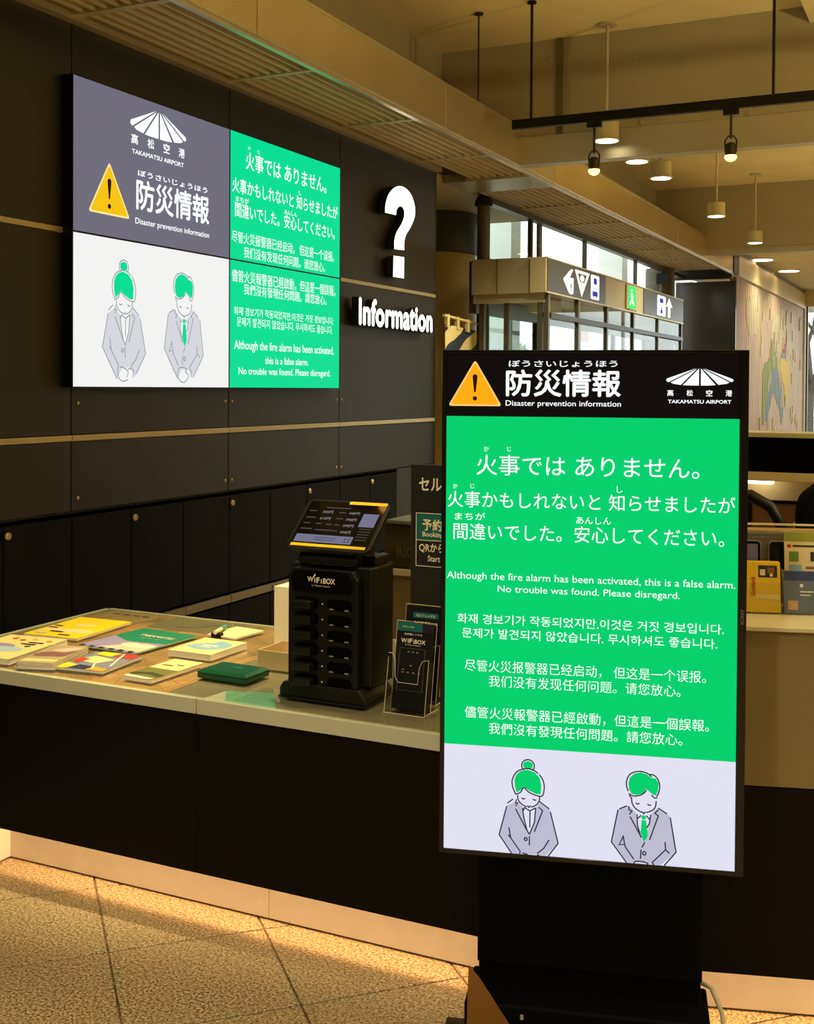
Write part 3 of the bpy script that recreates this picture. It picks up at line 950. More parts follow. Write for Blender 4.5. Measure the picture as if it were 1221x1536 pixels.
MAN = dict(
    fills=[('hair', [(862, 225), (870, 192), (895, 167), (935, 155), (975, 165), (1000, 183), (1030, 187), (1046, 215), (1043, 258), (1028, 288), (1000, 274), (970, 250), (955, 278), (915, 291), (882, 286), (867, 262)]),
           ('tie', ell(957, 420, 15, 13, 14)), ('tie', [(945, 436), (972, 436), (984, 528), (960, 566), (939, 510)])],
    coat=[(800, 382), (760, 578), (855, 706), (895, 745), (935, 690), (1000, 692), (1045, 735), (1062, 722), (1155, 610), (1115, 400), (1040, 358), (1000, 400), (992, 450), (962, 572), (925, 470), (917, 404), (868, 358)],
    lines=[smoothline([(862, 272), (850, 235), (856, 195), (880, 164), (930, 150), (975, 158), (1004, 178)]), smoothline([(986, 166), (1010, 165), (1036, 183), (1052, 222), (1048, 264), (1034, 292)]),
           smoothline([(864, 284), (890, 297), (930, 292), (960, 274), (972, 256)]), smoothline([(1004, 284), (1020, 300), (1040, 298)]),
           [(868, 294), (880, 310)], smoothline([(882, 306), (886, 340), (906, 370), (945, 391)]), smoothline([(1032, 318), (1028, 350), (1010, 374), (972, 390)]),
           [(945, 385), (957, 398), (968, 385)], [(907, 337), (918, 343), (931, 340)], [(979, 339), (990, 346), (1002, 343)],
           [(808, 380), (855, 358)], [(800, 385), (761, 578), (895, 745)], [(832, 535), (846, 600), (900, 672)], [(832, 545), (808, 592), (838, 588)],
           [(1045, 358), (1100, 390)], [(1118, 408), (1155, 610), (1050, 735)], [(1088, 555), (1092, 600), (1010, 683)], [(1092, 600), (1115, 620)],
           [(865, 360), (868, 382), (886, 386), (870, 408)], [(874, 420), (945, 540)], [(917, 404), (920, 470), (940, 535)], [(1000, 400), (992, 455), (975, 480)],
           [(1047, 368), (1024, 390), (1046, 404), (994, 550)], [(966, 565), (948, 598)], [(943, 610), (940, 665)], ell(963, 631, 10, 10, 12) + [(973, 631)],
           [(922, 428), (942, 408)], [(973, 408), (996, 432)],
           smoothline([(905, 683), (892, 722), (910, 752), (950, 765), (985, 752)]), smoothline([(905, 683), (945, 680), (986, 690), (968, 702), (1000, 722), (985, 752)]), [(1010, 683), (1032, 702), (1025, 735)]],
    box=(760, 1155, 150, 578))

def figure(par, F, u0, u1, vb, vt, layer, mg, mcoat, mink, w, vmin=None):
    """F.box (elbow left/right, top, elbow height) goes to (u0, u1, vt, vb)"""
    X0, X1, YT, YB = F['box']
    def T(p):
        return (u0 + (p[0] - X0) / (X1 - X0) * (u1 - u0), vt - (p[1] - YT) / (YB - YT) * (vt - vb))
    def clip(p):
        p = [T(q) for q in p]
        return [(a, max(b, vmin)) for a, b in p] if vmin is not None else p
    shape('figure_coat', [clip(F['coat'])], layer, mcoat, par)
    for nm, p in F['fills']:
        shape('figure_' + nm, [clip(p)], layer + 0.0004, mg, par)
    strokes('figure_outline', [[T(q) for q in ln] for ln in F['lines']], w, layer + 0.0008, mink, par, vmin=vmin)

# ------------------------------------------------------------------ portrait signage display on its stand
SA = R(14.87)
sg = thing('digital_signage', 'tall portrait signage display with a green fire alarm notice on a black floor stand', 'signage display', (-1.135, 2.568, 0), SA)
Z0 = 0.538
AW, AH = 0.68, 1.196
mb = MB()
mb.box(-0.011, 0.700, 0.004, 0.070, Z0 - 0.011, Z0 + AH + 0.008)
mb.build('casing', M_blackm, sg, bevel=0.006)
for nm, xa, xb, za, zb in (('bezel', -0.011, 0.0, -0.011, AH + 0.008), ('bezel', AW, 0.700, -0.011, AH + 0.008), ('bezel', 0.0, AW, -0.011, 0.0), ('bezel', 0.0, AW, AH, AH + 0.008)):
    lbox(nm, (xa, xb), (-0.004, 0.012), (Z0 + za, Z0 + zb), M_gloss, sg, 0.0012)
text('SONY', (0.6905 - 0.018, 0.6905 + 0.018, Z0 + 0.591 - 0.004, Z0 + 0.591 + 0.004), 0.0045, mat('maker_grey', (110, 108, 100), 0.4), sg, 0.02, rot=R(90))
scr = lbox('screen', (0, AW), (0.0, 0.006), (Z0, Z0 + AH), S_black, sg)
def srect(nm, a, b, c, d, lay, m, par):
    return shape(nm, [[(a, c), (b, c), (b, d), (a, d)]], lay, m, par)
srect('green_field', 0, AW, Z0 + 0.254, Z0 + 1.0455, 0.0004, S_green, scr)
srect('white_field', 0, AW, Z0, Z0 + 0.254, 0.0004, S_white, scr)
def st(body, u0, u1, v0, v1, bold=0.0, m=S_text):
    text(body, (u0, u1, Z0 + v0, Z0 + v1), 0.0009, m, scr, bold)
st('ぼうさいじょうほう', 0.1485, 0.4032, 1.1639, 1.1794, 0.012)
st('防災情報', 0.142, 0.4115, 1.0934, 1.1577, 0.022)
st('Disaster prevention information', 0.1417, 0.412, 1.0674, 1.0844, 0.008)
logo(scr, 0.514, 0.666, Z0 + 1.122, Z0 + 1.162, 0.0009, S_text)
for i, ch in enumerate('高松空港'):
    u = 0.517 + i * (0.6628 - 0.517 - 0.0145) / 3
    st(ch, u, u + 0.0145, 1.0974, 1.1119, 0.02)
st('TAKAMATSU AIRPORT', 0.519, 0.6613, 1.0804, 1.0889, 0.02)
warning(scr, 0.068, Z0 + 1.181, 0.003, 0.133, Z0 + 1.070, 0.0009, S_amber, S_amberlt, S_dark)
st(LINES['jp1'], 0.0731, 0.5915, 0.9051, 0.9542, 0.0)
for b_, u0, u1, v0, v1 in (('か', .0904, .1024, .9617, .9742), ('じ', .1463, .1557, .9626, .9738), ('か', .0163, .0271, .8715, .8828), ('じ', .0589, .0684, .8724, .8838),
                           ('し', .4042, .4175, .8698, .8858), ('まちが', .0213, .0948, .7967, .8144), ('あんしん', .3106, .3916, .7943, .8116)):
    st(b_, u0, u1, v0, v1)
st(LINES['jp2'], 0.0038, 0.6726, 0.8266, 0.8658)
st(LINES['jp3'], 0.0184, 0.6489, 0.7495, 0.7891)
st('Although the fire alarm has been activated, this is a false alarm.', 0.0032, 0.6746, 0.6492, 0.6718, -0.002)
st('No trouble was found. Please disregard.', 0.1264, 0.5503, 0.6211, 0.6422, -0.002)
st(LINES['k1'], 0.0294, 0.6501, 0.5464, 0.5711)
st(LINES['k2'], 0.0412, 0.6358, 0.5131, 0.5369)
st(LINES['s1'], 0.0481, 0.6113, 0.4325, 0.4608, -0.006)
st(LINES['s2'], 0.1067, 0.5543, 0.3976, 0.425, -0.006)
st(LINES['t1'], 0.0489, 0.6196, 0.3196, 0.3482, -0.004)
st(LINES['t2'], 0.1076, 0.5596, 0.284, 0.3113, -0.004)
figure(scr, LADY, 0.134, 0.275, Z0 + 0.043, Z0 + 0.228, 0.0009, S_green, S_coat, S_ink, 0.0030, Z0 + 0.0004)
figure(scr, MAN, 0.399, 0.548, Z0 + 0.047, Z0 + 0.218, 0.0009, S_green, S_coat, S_ink, 0.0030, Z0 + 0.0004)
# stand: slab column, wider foot box and floor plate
lbox('stand_column', (0.078, 0.612), (0.075, 0.135), (0.02, Z0 + 0.9), M_stand, sg, 0.004)
lbox('stand_front', (0.076, 0.614), (0.060, 0.074), (0.24, Z0 - 0.02), M_stand, sg, 0.003)
lbox('stand_foot', (0.055, 0.630), (-0.02, 0.16), (0.02, 0.18), M_stand, sg, 0.006)
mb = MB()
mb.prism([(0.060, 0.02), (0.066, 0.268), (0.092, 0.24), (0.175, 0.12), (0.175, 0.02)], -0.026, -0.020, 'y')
mb.build('foot_reflection', mat('floor_reflection_bronze', (128, 84, 30), 0.4), sg)  # brown patch paints the lit floor mirrored in the glossy black stand
lbox('floor_plate', (-0.02, 0.705), (-0.30, 0.20), (0.0, 0.018), M_blackm, sg, 0.004)
for u, v in ((0.13, 0.155), (0.19, 0.15), (0.13, 0.10), (0.55, 0.15), (0.50, 0.155)):
    lbox('bolt', (u, u + 0.008), (-0.024, -0.02), (v, v + 0.012), M_rail, sg, 0.001)

# ------------------------------------------------------------------ two by two video wall
UW, UH, VS = 1.201, 0.686, 0.9831
def panel(name, label, col_, row_):
    t = thing(name, label, 'screen', (XW + 0.06, 3.899 + col_ * UW * VS, 1.6431 + row_ * UH * VS), R(90), 'video wall screens')
    t.scale = (VS, VS, VS)
    lbox('casing', (0.0005, UW - 0.0005), (0.006, 0.058), (0.0005, UH - 0.0005), M_blackm, t)
    s = lbox('screen', (0.004, UW - 0.004), (0.0, 0.006), (0.004, UH - 0.004), S_black, t)
    for nm, a, b, c, d in (('bezel', 0.0005, 0.004, 0.0005, UH - 0.0005), ('bezel', UW - 0.004, UW - 0.0005, 0.0005, UH - 0.0005), ('bezel', 0.004, UW - 0.004, 0.0005, 0.004), ('bezel', 0.004, UW - 0.004, UH - 0.004, UH - 0.0005)):
        lbox(nm, (a, b), (-0.003, 0.006), (c, d), M_blackm, t)
    def w(body, u0, u1, v0, v1, bold=0.0, m=S_text):
        text(body, (u0 - col_ * UW, u1 - col_ * UW, v0 - row_ * UH, v1 - row_ * UH), 0.002, m, s, bold)
    return t, s, w
t, s, w = panel('video_wall_screen', 'upper left wall screen, slate grey with fan logo and warning triangle', 0, 1)
srect('slate_field', 0.004, UW - 0.004, 0.004, UH - 0.004, 0.001, S_slate, s)
logo(s, 0.386, 0.819, 1.188 + 0.013 - UH, 1.318 + 0.013 - UH, 0.002, S_text)
for i, ch in enumerate('高松空港'):
    u = 0.3951 + i * (0.8073 - 0.3951 - 0.05) / 3
    w(ch, u, u + 0.05, 1.1432, 1.1901, 0.02)
w('TAKAMATSU AIRPORT', 0.4005, 0.7998, 1.0975, 1.1194, 0.02)
w('ぼうさいじょうほう', 0.4445, 0.9993, 0.9992, 1.0287, 0.02)
w('防災情報', 0.4326, 1.0167, 0.8391, 0.9857, 0.02)
w('Disaster prevention information', 0.426, 1.0175, 0.7645, 0.8016, 0.012)
warning(s, 0.242, 1.029 - UH, 0.100, 0.388, 0.786 - UH, 0.002, S_yel, S_yellt, S_dark)
t, s, w = panel('video_wall_screen', 'lower left wall screen, white with two line drawn bowing figures', 0, 0)
srect('white_field', 0.004, UW - 0.004, 0.004, UH - 0.004, 0.001, S_white2, s)
figure(s, LADY, 0.195, 0.504, 0.185, 0.592, 0.002, S_green2, S_coat2, S_ink2, 0.005)
figure(s, MAN, 0.645, 0.968, 0.193, 0.572, 0.002, S_green2, S_coat2, S_ink2, 0.005)
t, s, w = panel('video_wall_screen', 'upper right wall screen, green with large Japanese lettering', 1, 1)
srect('green_field', 0.004, UW - 0.004, 0.004, UH - 0.004, 0.001, S_green2, s)
w(LINES['jp1'], 1.3507, 2.2277, 1.1839, 1.2824, 0.008)
w(LINES['jp2'], 1.2242, 2.3698, 1.0447, 1.126, 0.008)
w(LINES['jp3'], 1.2497, 2.3319, 0.9169, 0.9963, 0.008)
w('か', 1.372, 1.398, 1.295, 1.313, 0.01); w('じ', 1.466, 1.490, 1.290, 1.308, 0.01); w('し', 1.905, 1.933, 1.130, 1.156, 0.01)
w('まちが', 1.2561, 1.3825, 0.9985, 1.0284, 0.01); w('あんしん', 1.7472, 1.8844, 0.9975, 1.0244, 0.01)
w(LINES['s1'], 1.2215, 2.3274, 0.7782, 0.8419); w(LINES['s2'], 1.3357, 2.2153, 0.7059, 0.7661)
t, s, w = panel('video_wall_screen', 'lower right wall screen, green with small lines ending in English', 1, 0)
srect('green_field', 0.004, UW - 0.004, 0.004, UH - 0.004, 0.001, S_green2, s)
w(LINES['t1'], 1.2228, 2.3448, 0.5682, 0.6353); w(LINES['t2'], 1.3371, 2.235, 0.5074, 0.566)
w(LINES['k1'], 1.2443, 2.3257, 0.3903, 0.4379); w(LINES['k2'], 1.2718, 2.3113, 0.3335, 0.384)
w('Although the fire alarm has been activated,', 1.2478, 2.3277, 0.196, 0.2582, 0.006)
w('this is a false alarm.', 1.5498, 2.0238, 0.1358, 0.1759, 0.006)
w('No trouble was found. Please disregard.', 1.2896, 2.2872, 0.0629, 0.1134, 0.006)

# ------------------------------------------------------------------ lit channel letters on the wall
def letter(body, box, par, name):
    o = text(body, box, 0.045, M_lside, par, 0.045, name=name, depth=0.05, split=False)
    text(body, (box[0] + 0.002, box[1] - 0.002, box[2] + 0.002, box[3] - 0.002), 0.0715, S_letter, o, 0.035, name='lit_face')
    return o
qm = thing('question_mark_sign', 'large white glowing question mark on the black wall', 'sign', (XW, 7.06, 2.385), R(90))
hook = smoothline([(-0.21, 0.416), (-0.2, 0.483), (-0.139, 0.562), (-0.023, 0.618), (0.097, 0.622), (0.187, 0.587), (0.242, 0.518), (0.239, 0.449), (0.179, 0.372), (0.102, 0.305), (0.078, 0.254), (0.077, 0.201)], 4) + \
    smoothline([(-0.071, 0.192), (-0.071, 0.246), (-0.04, 0.307), (0.035, 0.373), (0.076, 0.430), (0.071, 0.472), (0.033, 0.490), (-0.01, 0.482), (-0.042, 0.456), (-0.052, 0.421)], 4)
for outl in (hook, [(-0.083, 0.146), (0.077, 0.153), (0.076, 0.010), (-0.086, 0.006)]):
    o = MB().prism(outl, -0.070, -0.020, 'y').build('letter', M_lside, qm)
    cxh, czh = sum(p[0] for p in outl) / len(outl), sum(p[1] for p in outl) / len(outl)
    shape('lit_face', [outl], 0.0705, S_letter, o)
inf = thing('information_sign', 'white glowing Information lettering on the black wall', 'sign', (XW, 6.49, 2.052), R(90))
inf.scale = (0.98, 1, 0.98)
vs_, _ = text_mesh('Information', 0.03)
tot0, tot1 = min(v[0] for v in vs_), max(v[0] for v in vs_)
pos, word = [], 'Information'
for i in range(len(word)):
    a, _ = text_mesh(word[:i + 1], 0.03)
    b, _ = text_mesh(word[i], 0.03)
    x1 = max(v[0] for v in a)
    x0 = x1 - (max(v[0] for v in b) - min(v[0] for v in b))
    y0, y1 = min(v[1] for v in b), max(v[1] for v in b)
    pos.append((word[i], x0, x1, y0, y1))
k = 1.14 / (tot1 - tot0)
for ch, x0, x1, y0, y1 in pos:
    letter(ch, ((x0 - tot0) * k, (x1 - tot0) * k, y0 * 0.245, y1 * 0.245), inf, 'letter')

# ------------------------------------------------------------------ low information counter
ZT = 0.70
XL, XR, YF, YB = -3.33, -0.876, 2.93, 3.955
ct = thing('service_counter', 'low information counter with dark front, pale edge and glowing kick recess', 'counter', (-2.1, 3.4, 0))
M_top = mat('grey_brown_laminate_top', (150, 138, 112), 0.4, vary=0.05, scale=5)
SLN = math.tan(R(17))
def xr(y):
    return XR - 0.004 - (y - YF) * SLN
MB(world=True).prism([(XL, YF + 0.02), (xr(YF + 0.02), YF + 0.02), (xr(YB), YB), (XL, YB)], 0.645, 0.690).build('worktop', M_top, ct)
for a, b in ((XL, -2.131), (-2.128, xr(YF + 0.02))):
    wbox('edge_band', (a, b), (YF, YF + 0.02), (0.645, 0.6925), M_edge, ct, 0.002)
wbox('edge_band', (XL - 0.02, XL), (YF, YB), (0.645, 0.6925), M_edge, ct, 0.002)
wbox('edge_band', (XL, xr(YB + 0.015)), (YB, YB + 0.015), (0.645, 0.6925), M_edge, ct, 0.002)
for a, b in ((XL, -2.131), (-2.129, xr(YF + 0.03))):
    wbox('front_panel', (a, b), (YF + 0.008, YF + 0.03), (0.15, 0.645), M_fascia, ct, 0.0015)
for a, b in ((-3.0, -1.937), (-1.935, xr(3.06))):
    wbox('kick_panel', (a, b), (3.045, 3.06), (0.006, 0.42), M_kick, ct, 0.001)
wbox('kick_end', (XL, -3.0), (YF + 0.032, 3.06), (0.006, 0.42), M_kick, ct, 0.001)
wbox('recess_cover', (XL, xr(3.06)), (YF + 0.03, 3.06), (0.42, 0.44), M_fascia, ct)
wbox('led_strip', (-2.99, xr(3.04)), (2.966, 3.034), (0.405, 0.419), M_led, ct)
wbox('back_panel', (XL, xr(YB)), (YB - 0.04, YB - 0.02), (0.02, 0.645), M_cab, ct)
wbox('side_panel', (XL - 0.015, XL), (YF + 0.01, YB), (0.02, 0.645), M_cab, ct)
MG = glass_mat('counter_glass', (0.94, 0.95, 0.90))
for a, b, c in ((-3.325, -2.262, -2.262), (-2.258, xr(YF + 0.003), xr(YB - 0.004))):
    MB(world=True).prism([(a, YF + 0.003), (b, YF + 0.003), (c, YB - 0.004), (a, YB - 0.004)], 0.694, ZT).build('glass_sheet', MG, ct, 0.001)

# sheets under the glass
def sheet(name, label, cat, pts, m, z=0.6905, extra=None):
    cx = sum(p[0] for p in pts) / len(pts); cy = sum(p[1] for p in pts) / len(pts)
    t = thing(name, label, cat, (cx, cy, z))
    MB().prism([(p[0] - cx, p[1] - cy) for p in pts], 0, 0.0008).build('paper', m, t)
    return t, cx, cy
def map_mat():
    m = bpy.data.materials.new('printed_map_paper')
    m.use_nodes = True
    nt = m.node_tree
    b = nt.nodes['Principled BSDF']; b.inputs['Roughness'].default_value = 0.6
    tc = nt.nodes.new('ShaderNodeTexCoord')
    n1 = nt.nodes.new('ShaderNodeTexNoise'); n1.inputs['Scale'].default_value = 5; n1.inputs['Detail'].default_value = 8
    rp = nt.nodes.new('ShaderNodeValToRGB')
    el = rp.color_ramp.elements
    el[0].position = 0.35; el[0].color = lin((150, 122, 84))
    el[1].position = 0.7; el[1].color = lin((214, 184, 130))
    x = el.new(0.52); x.color = lin((196, 158, 104))
    x = el.new(0.60); x.color = lin((204, 150, 96))
    v = nt.nodes.new('ShaderNodeTexVoronoi'); v.feature = 'DISTANCE_TO_EDGE'; v.inputs['Scale'].default_value = 7
    r2 = nt.nodes.new('ShaderNodeValToRGB')
    r2.color_ramp.elements[0].position = 0.006; r2.color_ramp.elements[0].color = lin((196, 130, 100))
    r2.color_ramp.elements[1].position = 0.012; r2.color_ramp.elements[1].color = (1, 1, 1, 1)
    mx = nt.nodes.new('ShaderNodeMixRGB'); mx.blend_type = 'MULTIPLY'; mx.inputs['Fac'].default_value = 0.8
    nt.links.new(tc.outputs['Object'], n1.inputs['Vector']); nt.links.new(tc.outputs['Object'], v.inputs['Vector'])
    nt.links.new(n1.outputs['Fac'], rp.inputs['Fac']); nt.links.new(v.outputs['Distance'], r2.inputs['Fac'])
    nt.links.new(rp.outputs['Color'], mx.inputs['Color1']); nt.links.new(r2.outputs['Color'], mx.inputs['Color2'])
    nt.links.new(mx.outputs['Color'], b.inputs['Base Color'])
    return m
sheet('area_map', 'large tan printed map under the counter glass', 'map', [(-3.29, 2.945), (-2.255, 2.945), (-2.255, 3.70), (-2.265, 3.93), (-3.0, 3.93), (-3.02, 3.71), (-3.29, 3.71)], map_mat())
M_mat1 = mat('kraft_print', (172, 150, 108), 0.6, vary=0.1, scale=14)
t, cx, cy = sheet('printed_leaflet', 'kraft brown leaflet at the rear left corner under the glass', 'leaflet', [(-3.285, 3.725), (-3.03, 3.725), (-3.01, 3.93), (-3.285, 3.93)], M_mat1)
M_ink = mat('dark_print', (60, 52, 40), 0.6)
for k in range(4):
    shape('print_mark', [rrect(-0.09 + k * 0.05, -0.055 + k * 0.05, 0.045, 0.062, 0.004)], 0.0012, M_ink, t, 'xy')
M_greyp = mat('grey_green_print', (138, 132, 104), 0.6, vary=0.1, scale=9)
t, cx, cy = sheet('grey_chart', 'grey green chart sheet at the rear of the counter under the glass', 'chart', [(-2.95, 3.72), (-2.62, 3.72), (-2.60, 3.93), (-2.95, 3.93)], M_greyp, 0.6915)
strokes('chart_line', [smoothline([(-0.06, -0.05), (0.02, -0.03), (0.06, 0.03), (0.12, 0.05)])], 0.008, 0.0012, M_ink, t, 'xy')
M_mint = mat('mint_paper', (136, 206, 170), 0.5, vary=0.04, scale=10)
M_paper = mat('white_paper', (226, 222, 206), 0.55)
t, cx, cy = sheet('mint_sheet', 'mint green printed sheet under the glass beside the kiosk', 'paper sheet', [(-2.102, 3.051), (-1.951, 3.092), (-1.852, 2.945), (-2.034, 2.945)], M_mint, 0.6915)
M_mintink = mat('mint_print', (86, 160, 128), 0.5)
strokes('print_line', [[(-0.09 + 0.012 * k, 0.045 - 0.021 * k), (0.05 + 0.02 * k, 0.06 - 0.024 * k)] for k in range(5)], 0.004, 0.0012, M_mintink, t, 'xy')
sheet('white_sheet', 'white sheet tucked under the mint green sheet', 'paper sheet', [(-2.115, 2.945), (-2.102, 3.048), (-2.05, 3.0), (-2.03, 2.945)], M_paper, 0.6907)

# booklets and brochures on the glass
def booklet(name, label, cat, c, size, rot, thick, cover, prints=(), texts=(), pages=M_paper, z=ZT, group='brochures on the counter'):
    t = thing(name, label, cat, (c[0], c[1], z), R(rot), group)
    w, d = size
    lbox('pages', (-w / 2 + 0.001, w / 2 - 0.001), (-d / 2 + 0.001, d / 2 - 0.001), (0.0008, thick - 0.0008), pages, t)
    lbox('back_cover', (-w / 2, w / 2), (-d / 2, d / 2), (0.0, 0.0008), cover, t)
    cv = lbox('front_cover', (-w / 2, w / 2), (-d / 2, d / 2), (thick - 0.0008, thick), cover, t)
    for i, (poly, m) in enumerate(prints):
        shape('cover_print', [[(-w / 2 + a * w, -d / 2 + b * d) for a, b in poly]], thick + 0.0002 * (1 + i), m, cv, 'xy')
    for body, box, m in texts:
        text(body, (-w / 2 + box[0] * w, -w / 2 + box[1] * w, -d / 2 + box[2] * d, -d / 2 + box[3] * d), thick + 0.0002 * (2 + len(prints)), m, cv, 0.01, 'xy')
    return t, cv
def rc(a, b, c, d):
    return [(a, c), (b, c), (b, d), (a, d)]
P = lambda n, c: mat('print_' + n, c, 0.45)
PY, POR, PBL, PGR, PWH, PDK, PRD = P('yellow', (236, 208, 30)), P('orange', (236, 160, 40)), P('pale_blue', (140, 178, 196)), P('teal_green', (30, 128, 92)), P('cream_white', (236, 226, 188)), P('dark', (44, 38, 32)), P('red', (196, 58, 40))
PLV, PNV, PSK, PMO, PCR = P('lavender', (150, 140, 172)), P('navy', (44, 52, 84)), P('sky', (170, 190, 206)), P('moss', (112, 112, 48)), P('cream', (240, 214, 140))
booklet('yellow_booklet', 'large bright yellow booklet near the rear left of the counter', 'booklet', (-3.122, 3.53), (0.247, 0.345), 4, 0.008, PY,
        [(smoothline([(.05, .3), (.2, .42), (.4, .36), (.6, .44), (.85, .4), (.95, .3), (.7, .22), (.35, .2)], 3, True), PCR),
         (smoothline([(.3, .62), (.5, .68), (.72, .62), (.6, .56), (.4, .55)], 3, True), PCR), (rc(.04, .20, .47, .52), PDK), (rc(.04, .22, .37, .42), PDK), (rc(.25, .50, .2, .25), PDK), (rc(.55, .75, .08, .12), PDK), (rc(.08, .3, .09, .14), PSK)])
booklet('food_brochure', 'thick orange and cream brochure with fish pictures at the front left', 'brochure', (-3.075, 3.118), (0.25, 0.335), 7, 0.020, PCR,
        [(smoothline([(.02, .55), (.3, .62), (.55, .55), (.5, .42), (.2, .4), (.02, .45)], 3, True), PLV), (smoothline([(.3, .45), (.6, .5), (.8, .42), (.75, .3), (.4, .28)], 3, True), PSK),
         (smoothline([(.15, .4), (.35, .36), (.4, .2), (.2, .2)], 3, True), PDK), (ell(.25, .85, .05, .04), PRD), (ell(.42, .8, .05, .035), PRD), (ell(.58, .86, .04, .03), POR), (rc(.6, .85, .7, .74), PDK), (rc(.55, .8, .62, .66), PDK),
         (ell(.85, .83, .05, .03), POR), (ell(.75, .55, .05, .03), PGR), (rc(0.02, .5, .02, .15), PWH)])
t0, _ = booklet('magazine', 'lower brown magazine of the slim stack at the counter front', 'magazine', (-2.842, 3.085), (0.135, 0.262), 16, 0.011, P('taupe', (150, 134, 104)))
booklet('magazine', 'upper magazine with flower picture on the slim stack at the counter front', 'magazine', (-2.850, 3.094), (0.135, 0.262), 15, 0.010, P('khaki', (176, 160, 116)),
        [(smoothline([(.05, .5), (.3, .62), (.7, .6), (.95, .75), (.9, .4), (.5, .36), (.1, .34)], 3, True), P('plum', (134, 92, 84))), (smoothline([(.3, .75), (.6, .86), (.9, .9), (.8, .68), (.4, .66)], 3, True), P('pink', (214, 188, 178))), (rc(.05, .95, .08, .2), PCR)], z=ZT + 0.0112)
booklet('collage_brochure', 'brochure with yellow, red and blue picture collage at the counter front', 'brochure', (-2.672, 3.125), (0.19, 0.245), 6, 0.009, P('slate', (126, 132, 140)),
        [([(0, 0), (.2, 0), (.3, .22), (0, .3)], PY), ([(.25, .02), (.62, .02), (.62, .2), (.32, .24)], PNV), ([(.62, 0), (1, 0), (1, .12), (.66, .2)], POR), ([(.05, .45), (.55, .35), (.72, .62), (.2, .75)], PCR), ([(.0, .4), (.18, .3), (.26, .55), (.05, .6)], PRD),
         ([(.55, .78), (.95, .72), (.98, .98), (.6, .98)], PRD), ([(.12, .82), (.5, .76), (.55, .98), (.15, 1)], PY), ([(.60, .98), (.64, .98), (.93, .28), (.89, .27)], PWH), ([(.52, .34), (.56, .33), (.75, .05), (.71, .05)], PWH)])
booklet('green_brochure', 'teal green TAKAMATSU brochure with sky picture in the middle of the counter', 'brochure', (-2.778, 3.466), (0.275, 0.345), -4, 0.005, PGR,
        [([(0, 0), (1, 0), (1, .48), (.75, .44), (.4, .40), (.15, .5), (0, .56)], PLV), ([(0.3, .05), (1, .05), (1, .36), (.8, .4), (.55, .34), (.45, .2)], P('pink_sky', (226, 196, 170))), (smoothline([(.45, .3), (.6, .38), (.75, .33), (.95, .36), (.9, .24), (.6, .2)], 3, True), PWH)]
        + [(rc(.02 + .17 * k, .10 + .17 * k, .0, .05), PDK) for k in range(6)],
        [('TAKAMATSU', (.30, .90, .66, .74), PWH), ('○ ○ ○', (.45, .75, .58, .60), PWH)])
booklet('map_booklet', 'cream booklet with pale blue island shape on its cover', 'booklet', (-2.448, 3.44), (0.185, 0.225), 0, 0.022, PCR,
        [(smoothline([(.1, .38), (.25, .62), (.42, .7), (.5, .86), (.7, .82), (.9, .7), (.92, .48), (.75, .3), (.5, .22), (.3, .28)], 4, True), PBL), (rc(.35, .7, .5, .56), PWH), (rc(.3, .62, .4, .44), PWH)])
booklet('photo_leaflet', 'slim cream leaflet with green landscape photo in front of the green case', 'leaflet', (-2.402, 3.125), (0.122, 0.268), -2, 0.012, PCR,
        [([(0, 0), (1, 0), (1, .50), (0, .50)], PMO), ([(0, .1), (.5, .2), (1, .12), (1, .24), (.5, .3), (0, .22)], P('leaf_dark', (62, 66, 30))), ([(0, .02), (.8, 0), (1, .06), (0, .1)], PWH), (rc(.15, .5, .66, .69), PDK), (rc(.55, .8, .72, .75), PDK)])
nt_, cv_ = booklet('note_pad', 'cream note pad with a black clip under the pen', 'note pad', (-2.535, 3.745), (0.14, 0.172), -7, 0.006, P('pad_cream', (240, 220, 160)))
lbox('clip', (-0.045, 0.0), (-0.094, -0.070), (-0.0, 0.016), M_blackm, nt_, 0.003)
pen = thing('pen', 'short pale pen with a teal cap lying on the note pad', 'pen', (-2.585, 3.70, ZT + 0.0085), 0, None)
mb = MB(); mb.tube([(0.02, -0.05, 0.011), (-0.002, 0.02, 0.0095)], 0.008, 10); mb.build('barrel', PWH, pen)
mb = MB(); mb.tube([(-0.002, 0.02, 0.0095), (-0.016, 0.066, 0.008)], 0.0095, 10); mb.build('cap', P('cap_teal', (70, 150, 140)), pen)
# dark green case with a lid
M_case = mat('dark_green_plastic', (8, 74, 44), 0.25)
gc = thing('green_case', 'flat dark green plastic case with a chamfered lid', 'case', (-2.167, 3.187, ZT), R(-2))
lbox('case_base', (-0.096, 0.096), (-0.068, 0.068), (0.0, 0.016), M_case, gc, 0.003)
mb = MB()
a, b = 0.096, 0.068
mb.add([(-a, -b, .0165), (a, -b, .0165), (a, b, .0165), (-a, b, .0165), (-a, -b, .020), (a, -b, .020), (a, b, .020), (-a, b, .020),
        (-a + .012, -b + .012, .028), (a - .012, -b + .012, .028), (a - .012, b - .012, .028), (-a + .012, b - .012, .028)],
       [(0, 1, 2, 3), (0, 1, 5, 4), (1, 2, 6, 5), (2, 3, 7, 6), (3, 0, 4, 7), (4, 5, 9, 8), (5, 6, 10, 9), (6, 7, 11, 10), (7, 4, 8, 11), (8, 9, 10, 11)])
lid = mb.build('lid', M_case, gc)
shape('emblem', [ell(0.01, 0.01, 0.022, 0.008, 16)], 0.0283, mat('green_emblem', (30, 96, 66), 0.3), lid, 'xy')
